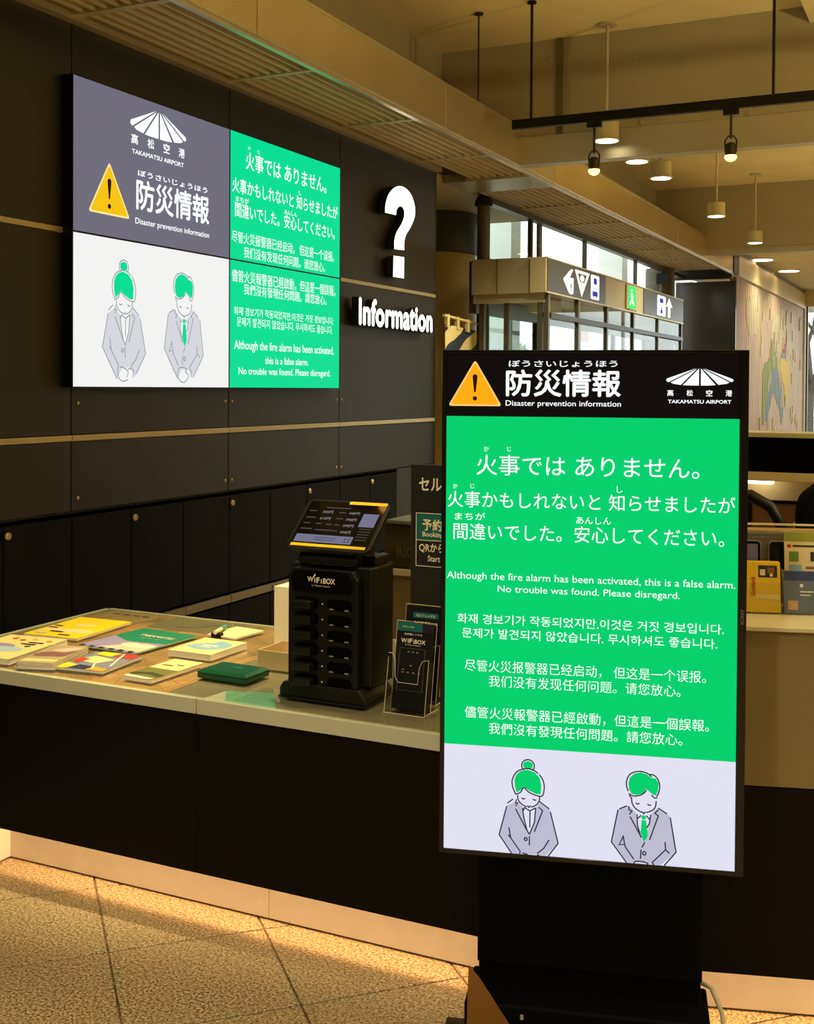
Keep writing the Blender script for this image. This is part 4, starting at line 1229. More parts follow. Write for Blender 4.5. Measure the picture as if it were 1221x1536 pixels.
# open carton
M_cart = mat('kraft_card', (196, 172, 120), 0.7, vary=0.05, scale=10)
ca = thing('open_carton', 'small open kraft carton left of the kiosk', 'carton', (-2.075, 3.40, ZT))
for nm, x, y in (('side', (-0.085, 0.085), (-0.078, -0.074)), ('side', (-0.085, 0.085), (0.074, 0.078)), ('side', (-0.085, -0.081), (-0.074, 0.074)), ('side', (0.081, 0.085), (-0.074, 0.074))):
    lbox('carton_side', x, y, (0.003, 0.062), M_cart, ca)
lbox('carton_bottom', (-0.085, 0.085), (-0.078, 0.078), (0, 0.003), M_cart, ca)
wb = thing('white_carton', 'upright white carton standing behind the open kraft carton', 'carton', (-2.25, 3.72, ZT))
lbox('carton_body', (-0.06, 0.06), (-0.06, 0.06), (0, 0.212), mat('white_card', (226, 216, 184), 0.6), wb, 0.002)
lbox('carton_flap', (-0.06, 0.06), (-0.06, 0.058), (0.2125, 0.2145), mat('white_card', (226, 216, 184), 0.6), wb)

# ------------------------------------------------------------------ battery rental kiosk with tilted tablet
M_kb = mat('kiosk_black', (15, 15, 12), 0.4, spec=0.4)
M_pb = mat('power_bank_plastic', (26, 26, 22), 0.25)
M_kd = mat('kiosk_deep_black', (2, 2, 2), 0.8, spec=0.05)
M_kt = mat('kiosk_print', (250, 240, 205), 0.5)
M_tape = mat('yellow_tape', (246, 208, 20), 0.4)
kk = thing('rental_kiosk', 'black WiFiBOX power bank kiosk with tilted tablet on the counter', 'kiosk', (-1.752, 3.04, ZT))
MB().prism([(-0.150, 0.0), (0.150, 0.0), (0.150, 0.19), (-0.150, 0.19)], 0.0, 0.006).build('base_plate', M_kb, kk)
mb = MB()
mb.prism([(-0.148, 0.006), (0.148, 0.006), (0.148, 0.022), (0.125, 0.05), (-0.135, 0.05), (-0.148, 0.03)], 0.004, 0.186, 'y')
mb.build('foot', M_kb, kk, 0.003)
mb = MB()
mb.prism([(-0.122, 0.05), (0.118, 0.05), (0.118, 0.375), (0.098, 0.402), (-0.102, 0.402), (-0.122, 0.375)], 0.010, 0.040, 'y')
mb.build('front_frame', M_kb, kk, 0.003)
lbox('body', (-0.128, 0.150), (0.041, 0.188), (0.05, 0.412), M_kb, kk, 0.006)
mb = MB()
mb.prism([(-0.104, 0.33), (0.092, 0.33), (0.104, 0.342), (0.104, 0.375), (0.088, 0.395), (-0.092, 0.395), (-0.108, 0.375), (-0.108, 0.342)], 0.006, 0.010, 'y')
hd = mb.build('header_panel', M_gloss, kk, 0.001)
text('W', (-0.052, -0.030, 0.362, 0.378), -0.0055, M_kt, hd, 0.03)
strokes('logo_tick', [[(-0.031, 0.376), (-0.024, 0.386)]], 0.004, -0.0055, M_kt, hd)
text('i', (-0.028, -0.024, 0.360, 0.376), -0.0055, M_kt, hd, 0.03)
text('F', (-0.020, -0.009, 0.360, 0.377), -0.0055, M_kt, hd, 0.03)
text('i', (-0.005, -0.001, 0.359, 0.372), -0.0055, M_kt, hd, 0.03)
text('BOX', (0.003, 0.044, 0.359, 0.376), -0.0055, M_kt, hd, 0.03)
text('by Telecom Square', (-0.036, 0.026, 0.348, 0.354), -0.0055, M_kt, hd, 0.0)
slot_me = bank_me = None
for r_ in range(6):
    z = 0.297 - 0.0472 * r_
    for c_, x in ((0, -0.056), (1, 0.058)):
        mb = MB(); mb.prism(rrect(-0.042, 0.042, -0.0165, 0.0165, 0.012), 0.0085, 0.0098, 'y')
        if slot_me is None:
            s_ = mb.build('slot', M_kd, kk); slot_me = s_.data
        else:
            s_ = link('slot', slot_me, None, kk)
        s_.location = (x, 0, z)
        if c_ == 0:
            mb = MB(); mb.prism(rrect(-0.034, 0.028, -0.013, 0.010, 0.006), -0.022, 0.0085, 'y')
            if bank_me is None:
                b_ = mb.build('power_bank', M_pb, kk, 0.0025); bank_me = b_.data
            else:
                b_ = link('power_bank', bank_me, None, kk)
            b_.location = (x, 0, z)
            mb = MB(); mb.box(x + 0.053, x + 0.0565, 0.008, 0.0099, z - 0.002, z + 0.002); mb.build('indicator', M_kt, kk)
        else:
            for q in (-0.026, 0.026):
                lbox('contact', (x + q - 0.008, x + q + 0.006), (0.0072, 0.0084), (z - 0.0155, z - 0.0115), mat('contact_grey', (150, 142, 120), 0.4), kk)
tape = lbox('label_strip', (-0.06, 0.09), (0.02, 0.05), (0.4125, 0.4135), M_gloss, kk)
text('WEBコード入力は以下からどうぞ', (-0.055, 0.085, 0.026, 0.042), 0.4138, M_kt, kk, 0.0, 'xy')
mb = MB()
mb.prism([(0.03, 0.413), (0.16, 0.413), (0.16, 0.50), (0.13, 0.52), (0.05, 0.455), (0.03, 0.435)], -0.10, 0.10, 'x')
mb.build('tablet_bracket', M_kb, kk, 0.003)
lbox('bracket_block', (0.09, 0.145), (0.08, 0.17), (0.413, 0.44), M_kb, kk, 0.004)
# tablet: local frame u to the right, v up the slope
tab_o = Vector((-1.885 + 1.752, 3.05 - 3.04, 1.165 - ZT))
tu, tv = Vector((1, 0, 0)), Vector((0, 0.7557, 0.6549))
tn = tu.cross(tv)
def tq(pts, h):
    return [tuple(tab_o + tu * a + tv * b + tn * h) for a, b in pts]
def tslab(name, outline, h0, h1, m, par, bevel=0.0):
    mb = MB(); n = len(outline)
    tri = tessellate_polygon([[Vector((a, b, 0)) for a, b in outline]])
    mb.add(tq(outline, h0) + tq(outline, h1), [tuple(x) for x in tri] + [tuple(i + n for i in x) for x in tri] + [(i, (i + 1) % n, (i + 1) % n + n, i + n) for i in range(n)])
    return mb.build(name, m, par, bevel)
out8 = [(0.014, -0.006), (0.272, -0.006), (0.288, 0.010), (0.288, 0.186), (0.274, 0.200), (0.014, 0.200), (-0.002, 0.184), (-0.002, 0.010)]
tb_ = tslab('tablet', out8, -0.016, 0.0, M_kb, kk, 0.002)
tslab('tablet_screen', rrect(0.008, 0.278, 0.004, 0.192, 0.006), 0.0002, 0.0008, mat('tablet_glass', (14, 10, 9), 0.05), tb_)
S_tabw = mat('tablet_pale', (150, 152, 184), emit=0.55)
S_tabt = mat('tablet_text', (170, 170, 180), emit=0.55)
tslab('yellow_tape', rc(0.146, 0.278, 0.184, 0.196), 0.0009, 0.0012, M_tape, tb_)
tslab('yellow_tape', rc(0.014, 0.272, 0.004, 0.015), 0.0009, 0.0012, M_tape, tb_)
tslab('code_panel', rc(0.213, 0.266, 0.094, 0.148), 0.0009, 0.0011, S_tabw, tb_)
tslab('info_bar', rc(0.018, 0.216, 0.021, 0.052), 0.0009, 0.0011, S_tabw, tb_)
def ttext(body, box, m, bold=0.0):
    o = text(body, box, 0.0012, m, tb_, bold, 'xy', split=False)
    for v in o.data.vertices:
        v.co = tab_o + tu * v.co.x + tv * v.co.y + tn * v.co.z
for b_, x, y in (('300円', .085, .147), ('440円', .178, .147), ('610円', .087, .120), ('790円', .178, .120), ('390円', .178, .095), ('490円', .178, .068)):
    ttext(b_, (x - 0.017, x + 0.02, y - 0.006, y + 0.006), S_tabt, 0.01)
for a, b, y in ((.02, .045, .150), (.125, .15, .148), (.02, .055, .122), (.125, .15, .122), (.02, .045, .098), (.065, .085, .098), (.10, .12, .097), (.13, .15, .096), (.02, .06, .075), (.07, .15, .072), (.075, .16, .166)):
    tslab('screen_line', rc(a, b, y - 0.0022, y + 0.0022), 0.0009, 0.0011, mat('tablet_dim_text', (110, 106, 104), emit=0.4), tb_)
for k in range(5):
    tslab('screen_line', rc(.222, .262, .040 + .011 * k, .043 + .011 * k), 0.0009, 0.0011, mat('tablet_dim_text', (110, 106, 104), emit=0.4), tb_)
for y in (.031, .040):
    tslab('screen_line', rc(.085, .16, y, y + 0.002), 0.0012, 0.0013, mat('tablet_ink', (52, 54, 80), emit=0.4), tb_)
for x, y in ((.19, .028), (.202, .028), (.19, .038), (.202, .038)):
    tslab('app_mark', rc(x, x + .005, y, y + .005), 0.0012, 0.0013, mat('tablet_ink', (52, 54, 80), emit=0.4), tb_)

# ------------------------------------------------------------------ acrylic leaflet holders and black sign board
def holder(label, c, w, h, rot, leaflet_label, big):
    t = thing('leaflet_holder', label, 'leaflet holder', (c[0], c[1], ZT), R(rot), 'acrylic leaflet holders')
    lean = 0.045
    def slab(name, pts, y0, z0, y1, z1, th, m, par):
        """leaning sheet: outline (x, s) with s from 0 at (y0,z0) to 1 at (y1,z1)"""
        mb = MB(); n = len(pts)
        tri = tessellate_polygon([[Vector((a, b, 0)) for a, b in pts]])
        f = [(a, y0 + (y1 - y0) * s, z0 + (z1 - z0) * s) for a, s in pts]
        mb.add(f + [(x, y + th, z) for x, y, z in f], [tuple(x) for x in tri] + [tuple(i + n for i in x) for x in tri] + [(i, (i + 1) % n, (i + 1) % n + n, i + n) for i in range(n)])
        return mb.build(name, m, par)
    slab('back_sheet', rc(-w / 2, w / 2, 0, 1), 0.045, 0.004, 0.045 + lean, h, 0.0025, M_acryl, t)
    pk = [(-w / 2, 0), (w / 2, 0), (w / 2, .62), (w / 2 - .02, .60), (w / 2 - .028, .52), (w / 2 - 0.03, .34), (-w / 2 + .036, .34), (-w / 2 + .026, .40), (-w / 2 + .022, .60), (-w / 2 + .012, .66), (-w / 2, .66)]
    slab('pocket_front', pk, 0.006, 0.004, 0.006 + lean, h, 0.0025, M_acryl, t)
    for s in (-1, 1):
        mb = MB(); x0 = s * w / 2
        x1 = x0 - s * 0.0022
        mb.prism([(0.006, 0.004), (0.045, 0.004), (0.045 + lean * .64, h * .64), (0.006 + lean * .64, h * .64)], min(x0, x1), max(x0, x1), 'x')
        mb.build('pocket_side', M_acryl, t)
    M_edge_glint = mat('acrylic_edge_glint', (236, 220, 170), 0.15)  # pale tubes paint the highlights along the acrylic edges
    P3 = [(a_, 0.006 + lean * s_, 0.004 + (h - 0.004) * s_) for a_, s_ in pk]
    mb = MB(); mb.tube([P3[2], P3[3], P3[4], P3[5], P3[6], P3[7], P3[8], P3[9], P3[10]], 0.0009, 6); mb.build('pocket_glint', M_edge_glint, t)
    for s_ in (-1, 1):
        mb = MB(); mb.tube([(s_ * w / 2, 0.006, 0.004), (s_ * w / 2, 0.006 + lean * .62, h * .62)], 0.0008, 6); mb.build('pocket_glint', M_edge_glint, t)
        mb = MB(); mb.tube([(s_ * w / 2, 0.0475, 0.004), (s_ * w / 2, 0.0475 + lean, h)], 0.0008, 6); mb.build('back_rim', M_edge_glint, t)
    mb = MB(); mb.tube([(-w / 2, 0.0475 + lean, h), (w / 2, 0.0475 + lean, h)], 0.0009, 6); mb.build('back_rim', M_edge_glint, t)
    mb = MB(); mb.tube([(-w / 2, 0.0, 0.003), (w / 2, 0.0, 0.003), (w / 2, 0.10, 0.003)], 0.0012, 6); mb.build('base_glint', M_edge_glint, t)
    lbox('holder_base', (-w / 2, w / 2), (0.0, 0.10), (0.0, 0.004), M_acryl, t, 0.001)
    lf = thing('wifi_leaflet', leaflet_label, 'leaflet', (c[0], c[1], ZT), R(rot), 'black leaflets in the acrylic holders')
    a = w / 2 - 0.006
    def face(x0, x1, s0, s1, lift, m, nm):
        y0, z0 = 0.040, 0.006
        slab(nm, rc(x0, x1, s0, s1), y0 - lift, z0, y0 + lean - lift, h - 0.002, 0.0008 if lift else 0.004, m, lf)
    face(-a, a, 0, 1, 0, mat('leaflet_black', (22, 20, 22), 0.35), 'leaflet_sheet')
    def ft(body, x0, x1, s0, s1, m=M_kt, bold=0.02):
        o = text(body, (x0, x1, s0, s1), 0.0, m, lf, bold, 'xy', split=False)
        for v in o.data.vertices:
            v.co = Vector((v.co.x, 0.0382 - v.co.z + lean * v.co.y, 0.006 + (h - 0.008) * v.co.y))
    PT = mat('leaflet_teal', (22, 112, 104), 0.4)
    if big:
        face(-a, 0.022, 0.90, 1.0, 0.001, PT, 'teal_band')
        face(0.022, a, 0.90, 1.0, 0.001, mat('leaflet_plum', (40, 26, 44), 0.4), 'plum_band')
        ft('セルフレンタル', -0.042, -0.004, 0.94, 0.962)
        ft('お手軽レンタル', -0.035, 0.025, 0.855, 0.88)
        ft('W', -0.044, -0.024, 0.765, 0.815, M_kt, 0.025); ft('iF', -0.022, -0.006, 0.765, 0.82, M_kt, 0.025); ft('iBOX', -0.003, 0.036, 0.762, 0.812, M_kt, 0.025)
        ft('by Telecom Square', -0.03, 0.02, 0.735, 0.75)
        for a0, b0, c0, d0 in ((-0.047, -0.045, .22, .70), (0.035, 0.037, .22, .70), (-0.047, 0.037, .70, .706), (-0.047, 0.037, .214, .22)):
            face(a0, b0, c0, d0, 0.001, mat('leaflet_outline', (84, 80, 70), 0.4), 'device_outline')
        for x in (-0.02, -0.006, 0.008):
            face(x, x + 0.006, 0.655, 0.67, 0.001, mat('leaflet_outline2', (150, 144, 124), 0.4), 'status_mark')
        for x, s in ((-0.01, .5), (-0.035, .42), (-0.034, .45), (-0.018, .42), (0.0, .42), (0.018, .42)):
            face(x, x + 0.007, s, s + 0.012, 0.001, mat('leaflet_outline2', (150, 144, 124), 0.4), 'status_mark')
    else:
        face(-0.04, 0.045, 0.87, 0.93, 0.001, PT, 'teal_pill')
        ft('セルフレンタル', -0.03, 0.035, 0.885, 0.915)
        ft('Self Wi-Fi Rental', -0.035, 0.04, 0.80, 0.835)
holder('clear acrylic holder with the front black leaflet beside the kiosk', (-1.470, 3.028), 0.130, 0.256, 0, 'black WiFiBOX leaflet with teal band in the front acrylic holder', True)
holder('clear acrylic holder partly hidden behind the front leaflet', (-1.497, 3.155), 0.140, 0.282, 0, 'black leaflet with teal pill mark in the rear acrylic holder', False)

sb = thing('sign_board', 'tall black sign board with Japanese rental lettering behind the display', 'sign board', (-1.795, 3.75, ZT))
lbox('board', (0, 0.42), (0.0, 0.012), (0, 0.678), mat('board_black', (26, 26, 24), 0.5), sb, 0.001)
lbox('board_foot', (0.03, 0.39), (-0.03, 0.15), (0.0, 0.006), M_dkmetal, sb, 0.001)
shape('teal_field', [rc(0.024, 0.39, 0.41, 0.504)], 0.0006, mat('board_teal', (20, 104, 98), 0.5), sb)
M_bl = mat('board_lettering', (252, 242, 208), 0.5)
strokes('frame_line', [[(0.022, 0.318), (0.022, 0.506), (0.392, 0.506), (0.392, 0.318), (0.022, 0.318)], [(0.022, 0.410), (0.392, 0.410)]], 0.0025, 0.0008, M_bl, sb)
for b_, bx in (('セル', (.032, .121, .586, .633)), ('予約', (.046, .123, .445, .487)), ('Booking', (.047, .128, .418, .441)), ('QRから', (.034, .130, .366, .400)), ('Start', (.068, .116, .336, .357))):
    text(b_, bx, 0.001, M_bl, sb, 0.02)

# ------------------------------------------------------------------ raised counter on the right
RA = R(17)
rcn = thing('raised_counter', 'tall beige fronted counter to the right of the signage display', 'counter', (-0.876, 2.93, 0), RA)
LX = 2.6
lbox('front_panel', (0.0, LX), (0.008, 0.03), (0.15, 0.636), M_fascia, rcn, 0.0015)
for a, b in ((0.0, 1.2), (1.204, LX)):
    lbox('upper_panel', (a, b), (0.004, 0.03), (0.640, 1.038), M_beige, rcn, 0.002)
lbox('worktop', (-0.006, LX), (-0.006, 0.46), (1.038, 1.05), M_cream, rcn, 0.002)
lbox('kick_panel', (0.03, LX), (0.115, 0.13), (0.006, 0.42), M_kick, rcn, 0.001)
lbox('recess_cover', (0.0, LX), (0.03, 0.13), (0.42, 0.44), M_fascia, rcn)
lbox('led_strip', (0.04, LX), (0.036, 0.104), (0.405, 0.419), M_led, rcn)
lbox('side_panel', (0.0, 0.02), (0.03, 0.44), (0.44, 1.038), M_beige, rcn, 0.002)
lbox('back_panel', (0.02, LX), (0.42, 0.44), (0.02, 1.038), M_cream, rcn)
def RP(x, y, z):
    c, s = math.cos(RA), math.sin(RA)
    return (-0.876 + x * c - y * s, 2.93 + x * s + y * c, z)
ah = thing('brochure_rack', 'long clear acrylic brochure rack on the raised counter', 'brochure rack', RP(0.36, 0.164, 1.05), RA)
lbox('rack_base', (0, 0.6), (0, 0.13), (0, 0.004), M_acryl, ah, 0.001)
lbox('rack_front', (0, 0.6), (0, 0.003), (0.004, 0.085), M_acryl, ah, 0.001)
lbox('rack_back', (0, 0.6), (0.127, 0.13), (0.004, 0.225), M_acryl, ah, 0.001)
lbox('rack_glint', (0, 0.6), (0.122, 0.13), (0.2255, 0.231), mat('acrylic_edge_glint', (236, 220, 170), 0.15), ah, 0.001)  # pale strip paints the bright line on the rack's top edge
for x in (0, 0.1415, 0.30, 0.597):
    lbox('rack_divider', (x, x + 0.003), (0.003, 0.127), (0.004, 0.12), M_acryl, ah)
def upright(name, label, cat, x0, x1, y0, thick, h, cover, lean=0.03, grp=None):
    t = thing(name, label, cat, RP(x0, y0, 1.0545), RA, grp)
    w = x1 - x0
    mb = MB(); mb.prism([(0, 0), (thick, 0), (thick + lean, h), (lean, h)], 0, w, 'x')
    mb.build('sheets', cover, t)
    def fr(a, b, c, d, m, nm='cover_print', k=1):
        mb = MB()
        f = lambda s: (lean * s - 0.0006 * k, h * s)
        mb.add([(w * a, *f(c)), (w * b, *f(c)), (w * b, *f(d)), (w * a, *f(d))], [(0, 1, 2, 3)])
        mb.build(nm, m, t)
    def ft(body, a, b, c, d, m, rot=0.0):
        cx, cy = (a + b) / 2 * w, (c + d) / 2
        o = text(body, (a * w, b * w, c * h, d * h), 0.0, m, t, 0.02, 'xy', rot, split=False)
        for v in o.data.vertices:
            s = v.co.y / h
            v.co = Vector((v.co.x, lean * s - 0.0014 - v.co.z, v.co.y))
    return t, fr, ft
GY = P('guide_yellow', (242, 200, 28))
t, fr, ft = upright('yellow_guide', 'stack of bright yellow guide booklets in the acrylic rack', 'booklet', 0.400, 0.498, 0.172, 0.030, 0.130, GY)
fr(.42, .92, .70, .94, PDK); fr(.46, .6, .74, .86, PWH, k=2); fr(.66, .84, .78, .90, P('photo_brown', (140, 96, 60)), k=2); fr(.72, .8, .72, .78, PWH, k=2)
fr(.34, .98, .26, .36, PCR)
ft('Guidebook', .02, .52, .47, .57, P('guide_red', (190, 70, 24)), R(90))
t, fr, ft = upright('blue_leaflet', 'blue and navy folded leaflet in the acrylic rack', 'leaflet', 0.5065, 0.592, 0.174, 0.012, 0.108, P('leaflet_blue', (96, 108, 128)))
fr(0, 1, .78, 1, P('leaflet_deep_blue', (40, 58, 110))); fr(.12, .42, .08, .30, P('leaflet_peach', (216, 170, 120))); fr(.5, .6, .62, .70, PWH); fr(.5, .9, .50, .53, PWH); fr(.5, .8, .42, .45, PWH)
t, fr, ft = upright('violet_card', 'small violet card standing behind the yellow guides', 'card', 0.400, 0.447, 0.236, 0.003, 0.172, P('card_violet', (112, 106, 150)), 0.02)
fr(.2, .8, .62, .68, PWH); fr(.1, .8, .52, .55, PWH)
t, fr, ft = upright('notice_sheet', 'cream notice sheet with green heading and coloured marks in the acrylic rack', 'notice', 0.516, 0.64, 0.222, 0.003, 0.208, P('notice_cream', (226, 210, 160)), 0.03)
fr(0, 1, .88, 1, P('notice_olive', (150, 152, 58)))
fr(.06, .14, .80, .84, PRD); fr(.18, .9, .81, .835, PDK); fr(.1, .3, .62, .75, P('notice_green', (110, 146, 60))); fr(.55, .75, .63, .75, PDK); fr(.1, .36, .50, .58, PBL); fr(.45, .9, .53, .56, P('notice_brown', (140, 86, 60)))
fr(.06, .42, .36, .46, P('notice_red', (188, 40, 44))); fr(.5, .95, .38, .42, PDK); fr(.15, .6, .24, .30, POR)
# grey document stand with two dark rounded windows
M_grey = mat('grey_plastic', (122, 112, 84), 0.45)
gs = thing('document_stand', 'grey plastic stand with two dark rounded windows behind the acrylic rack', 'document stand', RP(0.385, 0.335, 1.05), RA)
lbox('stand_panel', (0, 0.26), (0, 0.02), (0.0, 0.205), M_grey, gs, 0.008)
lbox('stand_shelf', (0, 0.26), (0.02, 0.08), (0.19, 0.205), mat('tan_plastic', (176, 136, 70), 0.4), gs, 0.003)
for a in (0.035, 0.105, 0.175):
    MB().prism(rrect(a - 0.003, a + 0.048, 0.005, 0.178, 0.012), -0.003, -0.0005, 'y').build('window_trim', mat('stand_trim', (186, 176, 146), 0.3), gs)
    MB().prism(rrect(a, a + 0.045, 0.008, 0.175, 0.010), -0.005, -0.0032, 'y').build('window', M_kd, gs)

# ------------------------------------------------------------------ staff area behind the counter
bd = thing('back_desk', 'cream desk edge glimpsed behind the kiosk', 'desk', (-1.95, 5.5, 0))
wbox('desk_top', (-2.72, -1.15), (5.2, 5.85), (0.715, 0.745), M_cream, bd, 0.003)
wbox('desk_front', (-2.70, -1.17), (5.23, 5.25), (0.02, 0.715), M_beige, bd, 0.002)
for x in (-2.70, -1.19):
    wbox('desk_side', (x, x + 0.02), (5.25, 5.84), (0.0, 0.715), M_beige, bd)
sp = thing('glass_screen', 'brown tinted glass screen with etched letters on the desk behind the kiosk', 'glass screen', (-2.1, 5.26, 0.745))
wbox('tinted_pane', (-2.66, -1.6), (5.255, 5.263), (0.75, 0.965), mat('brown_tinted_glass', (72, 60, 34), 0.12), sp)
wbox('pane_foot', (-2.66, -1.6), (5.24, 5.28), (0.745, 0.752), M_dkmetal, sp)
text('RIO', (-0.49, -0.39, 0.055, 0.105), 0.0058, mat('etched_letter', (104, 90, 52), 0.4), sp, 0.0)
tr = thing('flat_tray', 'flat grey green lid lying on top of the tinted glass screen', 'tray', (-2.4, 5.36, 0.97))
mb = MB(); mb.prism([(-0.24, -0.13), (-0.02, -0.17), (0.14, -0.10), (0.14, 0.12), (-0.24, 0.12)], 0.0, 0.018); mb.build('lid', mat('grey_green_plastic', (124, 126, 104), 0.45), tr, 0.004)
lbox('support', (-0.2, 0.1), (-0.05, 0.08), (-0.225, 0.0), M_cab, tr)
cl = thing('crumpled_cloth', 'pale crumpled cloth on the flat grey green lid', 'cloth', (-2.42, 5.40, 0.988))
mb = MB()
vs, fs = [], []
N = 14
for i in range(N + 1):
    for j in range(N + 1):
        x, y = (i / N - .5) * 0.2, (j / N - .5) * 0.13
        e = max(0.0, 1 - (x / 0.1) ** 2 - (y / 0.065) ** 2)
        vs.append((x, y, 0.001 + 0.035 * e ** 0.6 * (0.8 + 0.3 * math.sin(60 * x + 40 * y))))
fs = [(i * (N + 1) + j, (i + 1) * (N + 1) + j, (i + 1) * (N + 1) + j + 1, i * (N + 1) + j + 1) for i in range(N) for j in range(N)]
mb.add(vs, fs); mb.smooth = True
mb.build('cloth', mat('pale_cloth', (206, 196, 150), 0.8), cl)

M_hw = mat('hutch_cream', (226, 206, 158), 0.5)
hu = thing('back_hutch', 'lit cream hutch with a black upper board behind the raised counter', 'hutch', (-0.2, 5.7, 0))
wbox('cap', (-1.06, 0.9), (5.48, 5.72), (1.436, 1.458), M_edge, hu, 0.003)
wbox('black_board', (-1.05, 0.9), (5.50, 5.53), (1.278, 1.436), M_kd, hu)
wbox('shelf', (-1.05, 0.9), (5.50, 6.02), (1.236, 1.278), M_hw, hu, 0.003)
wbox('back_panel', (-1.05, 0.9), (6.0, 6.02), (0.74, 1.236), M_hw, hu)
wbox('side_panel', (-1.05, -1.03), (5.50, 6.0), (0.74, 1.236), M_hw, hu)
wbox('side_panel', (0.88, 0.9), (5.50, 6.0), (0.74, 1.236), M_hw, hu)
wbox('desk_top', (-1.06, 0.9), (5.35, 6.02), (0.70, 0.74), M_cream, hu, 0.003)
wbox('desk_front', (-1.05, 0.9), (5.45, 5.47), (0.0, 0.70), M_beige, hu)
wbox('light_tube', (-0.985, -0.865), (5.90, 5.95), (1.19, 1.222), mat('fluorescent_tube', (255, 240, 205), emit=4.0), hu, 0.006)
pf = thing('picture_frame', 'dark framed reddish board leaning in the lit hutch', 'frame', (-0.83, 5.80, 0.74))
wbox('board', (-0.95, -0.72), (5.82, 5.835), (0.745, 1.105), mat('reddish_board', (150, 110, 90), 0.5, vary=0.15, scale=6, stretch=(1, 1, 8)), pf)
for nm, x, z in (('rim', (-0.96, -0.71), (1.105, 1.122)), ('rim', (-0.72, -0.70), (0.742, 1.16)), ('rim', (-0.97, -0.95), (0.742, 1.122))):
    wbox('frame_rim', x, (5.81, 5.84), z, M_blackm, pf, 0.002)
cs = thing('card_box', 'cream card box with cables on the hutch desk', 'box', (-0.63, 5.62, 0.74))
wbox('box_body', (-0.72, -0.56), (5.56, 5.70), (0.741, 1.03), M_cart, cs, 0.003)
wbox('box_rim', (-0.725, -0.555), (5.555, 5.705), (1.03, 1.045), M_cart, cs, 0.002)
mb = MB(world=True); mb.tube([(-0.66, 5.62, 1.03), (-0.65, 5.62, 1.09), (-0.61, 5.62, 1.12), (-0.57, 5.62, 1.09), (-0.565, 5.62, 1.03)], 0.006, 8); mb.build('cable_loop', M_blackm, cs)
# office chair with a curved black back, seen from behind
ch = thing('office_chair', 'black office chair with a curved back rim behind the raised counter', 'chair', (-0.815, 4.72, 0), R(8))
mb = MB(); mb.lathe([(0.03, 0.1), (0.03, 0.46)], n=12); mb.build('gas_post', M_dkmetal, ch)
for k in range(5):
    a = R(72 * k)
    mb = MB(); mb.tube([(0, 0, 0.12), (0.27 * math.cos(a), 0.27 * math.sin(a), 0.06)], [0.022, 0.016], 8); mb.build('base_arm', M_blackm, ch)
    mb = MB(); mb.lathe([(0.024, -0.012), (0.024, 0.012)], n=12); o = mb.build('castor', M_blackm, ch); o.location = (0.27 * math.cos(a), 0.27 * math.sin(a), 0.025); o.rotation_euler = (R(90), 0, a)
mb = MB(); mb.prism(rrect(-0.23, 0.23, -0.23, 0.22, 0.08), 0.46, 0.53); mb.build('seat', M_blackm, ch, 0.015)
mb = MB(); mb.tube([(-0.2, 0.24, 0.60), (-0.22, 0.27, 0.90), (-0.18, 0.28, 1.13), (-0.06, 0.285, 1.21), (0.03, 0.285, 1.21), (0.11, 0.28, 1.165), (0.155, 0.28, 1.09), (0.18, 0.27, 0.90), (0.17, 0.24, 0.60)], 0.026, 10); mb.build('back_rim', M_blackm, ch)
lbox('back_mesh', (-0.19, 0.17), (0.255, 0.265), (0.60, 0.90), mat('chair_mesh', (34, 32, 28), 0.8), ch)
lbox('back_stem', (-0.03, 0.03), (0.20, 0.27), (0.44, 0.66), M_blackm, ch, 0.006)

# person in black at the right edge of the picture
M_skin = mat('skin', (214, 166, 128), 0.5)
M_suit = mat('black_suit_cloth', (7, 7, 8), 0.9, spec=0.1)
M_hair = mat('black_hair', (6, 5, 5), 0.6, spec=0.2)
pr = thing('person', 'person in black clothing with black hair at the right picture edge', 'person', (-0.425, 4.485, 0), R(60))
def skin_body(name, joints, edges, m, par, sub=2, root=0):
    me = bpy.data.meshes.new(name)
    me.from_pydata([j[0] for j in joints], edges, [])
    o = bpy.data.objects.new(name + '_work', me)
    COL.objects.link(o)
    md = o.modifiers.new('skin', 'SKIN')
    for i, j in enumerate(joints):
        sv = me.skin_vertices[0].data[i]
        r = j[1]
        sv.radius = r if isinstance(r, tuple) else (r, r)
        sv.use_root = (i == root)
    ms = o.modifiers.new('sub', 'SUBSURF'); ms.levels = sub; ms.render_levels = sub
    bpy.context.view_layer.update()
    dg = bpy.context.evaluated_depsgraph_get()
    out = bpy.data.meshes.new_from_object(o.evaluated_get(dg))
    out.name = name
    bpy.data.objects.remove(o)
    out.materials.clear()
    out.materials.append(m)
    out.polygons.foreach_set('use_smooth', [True] * len(out.polygons))
    return link(name, out, None, par)
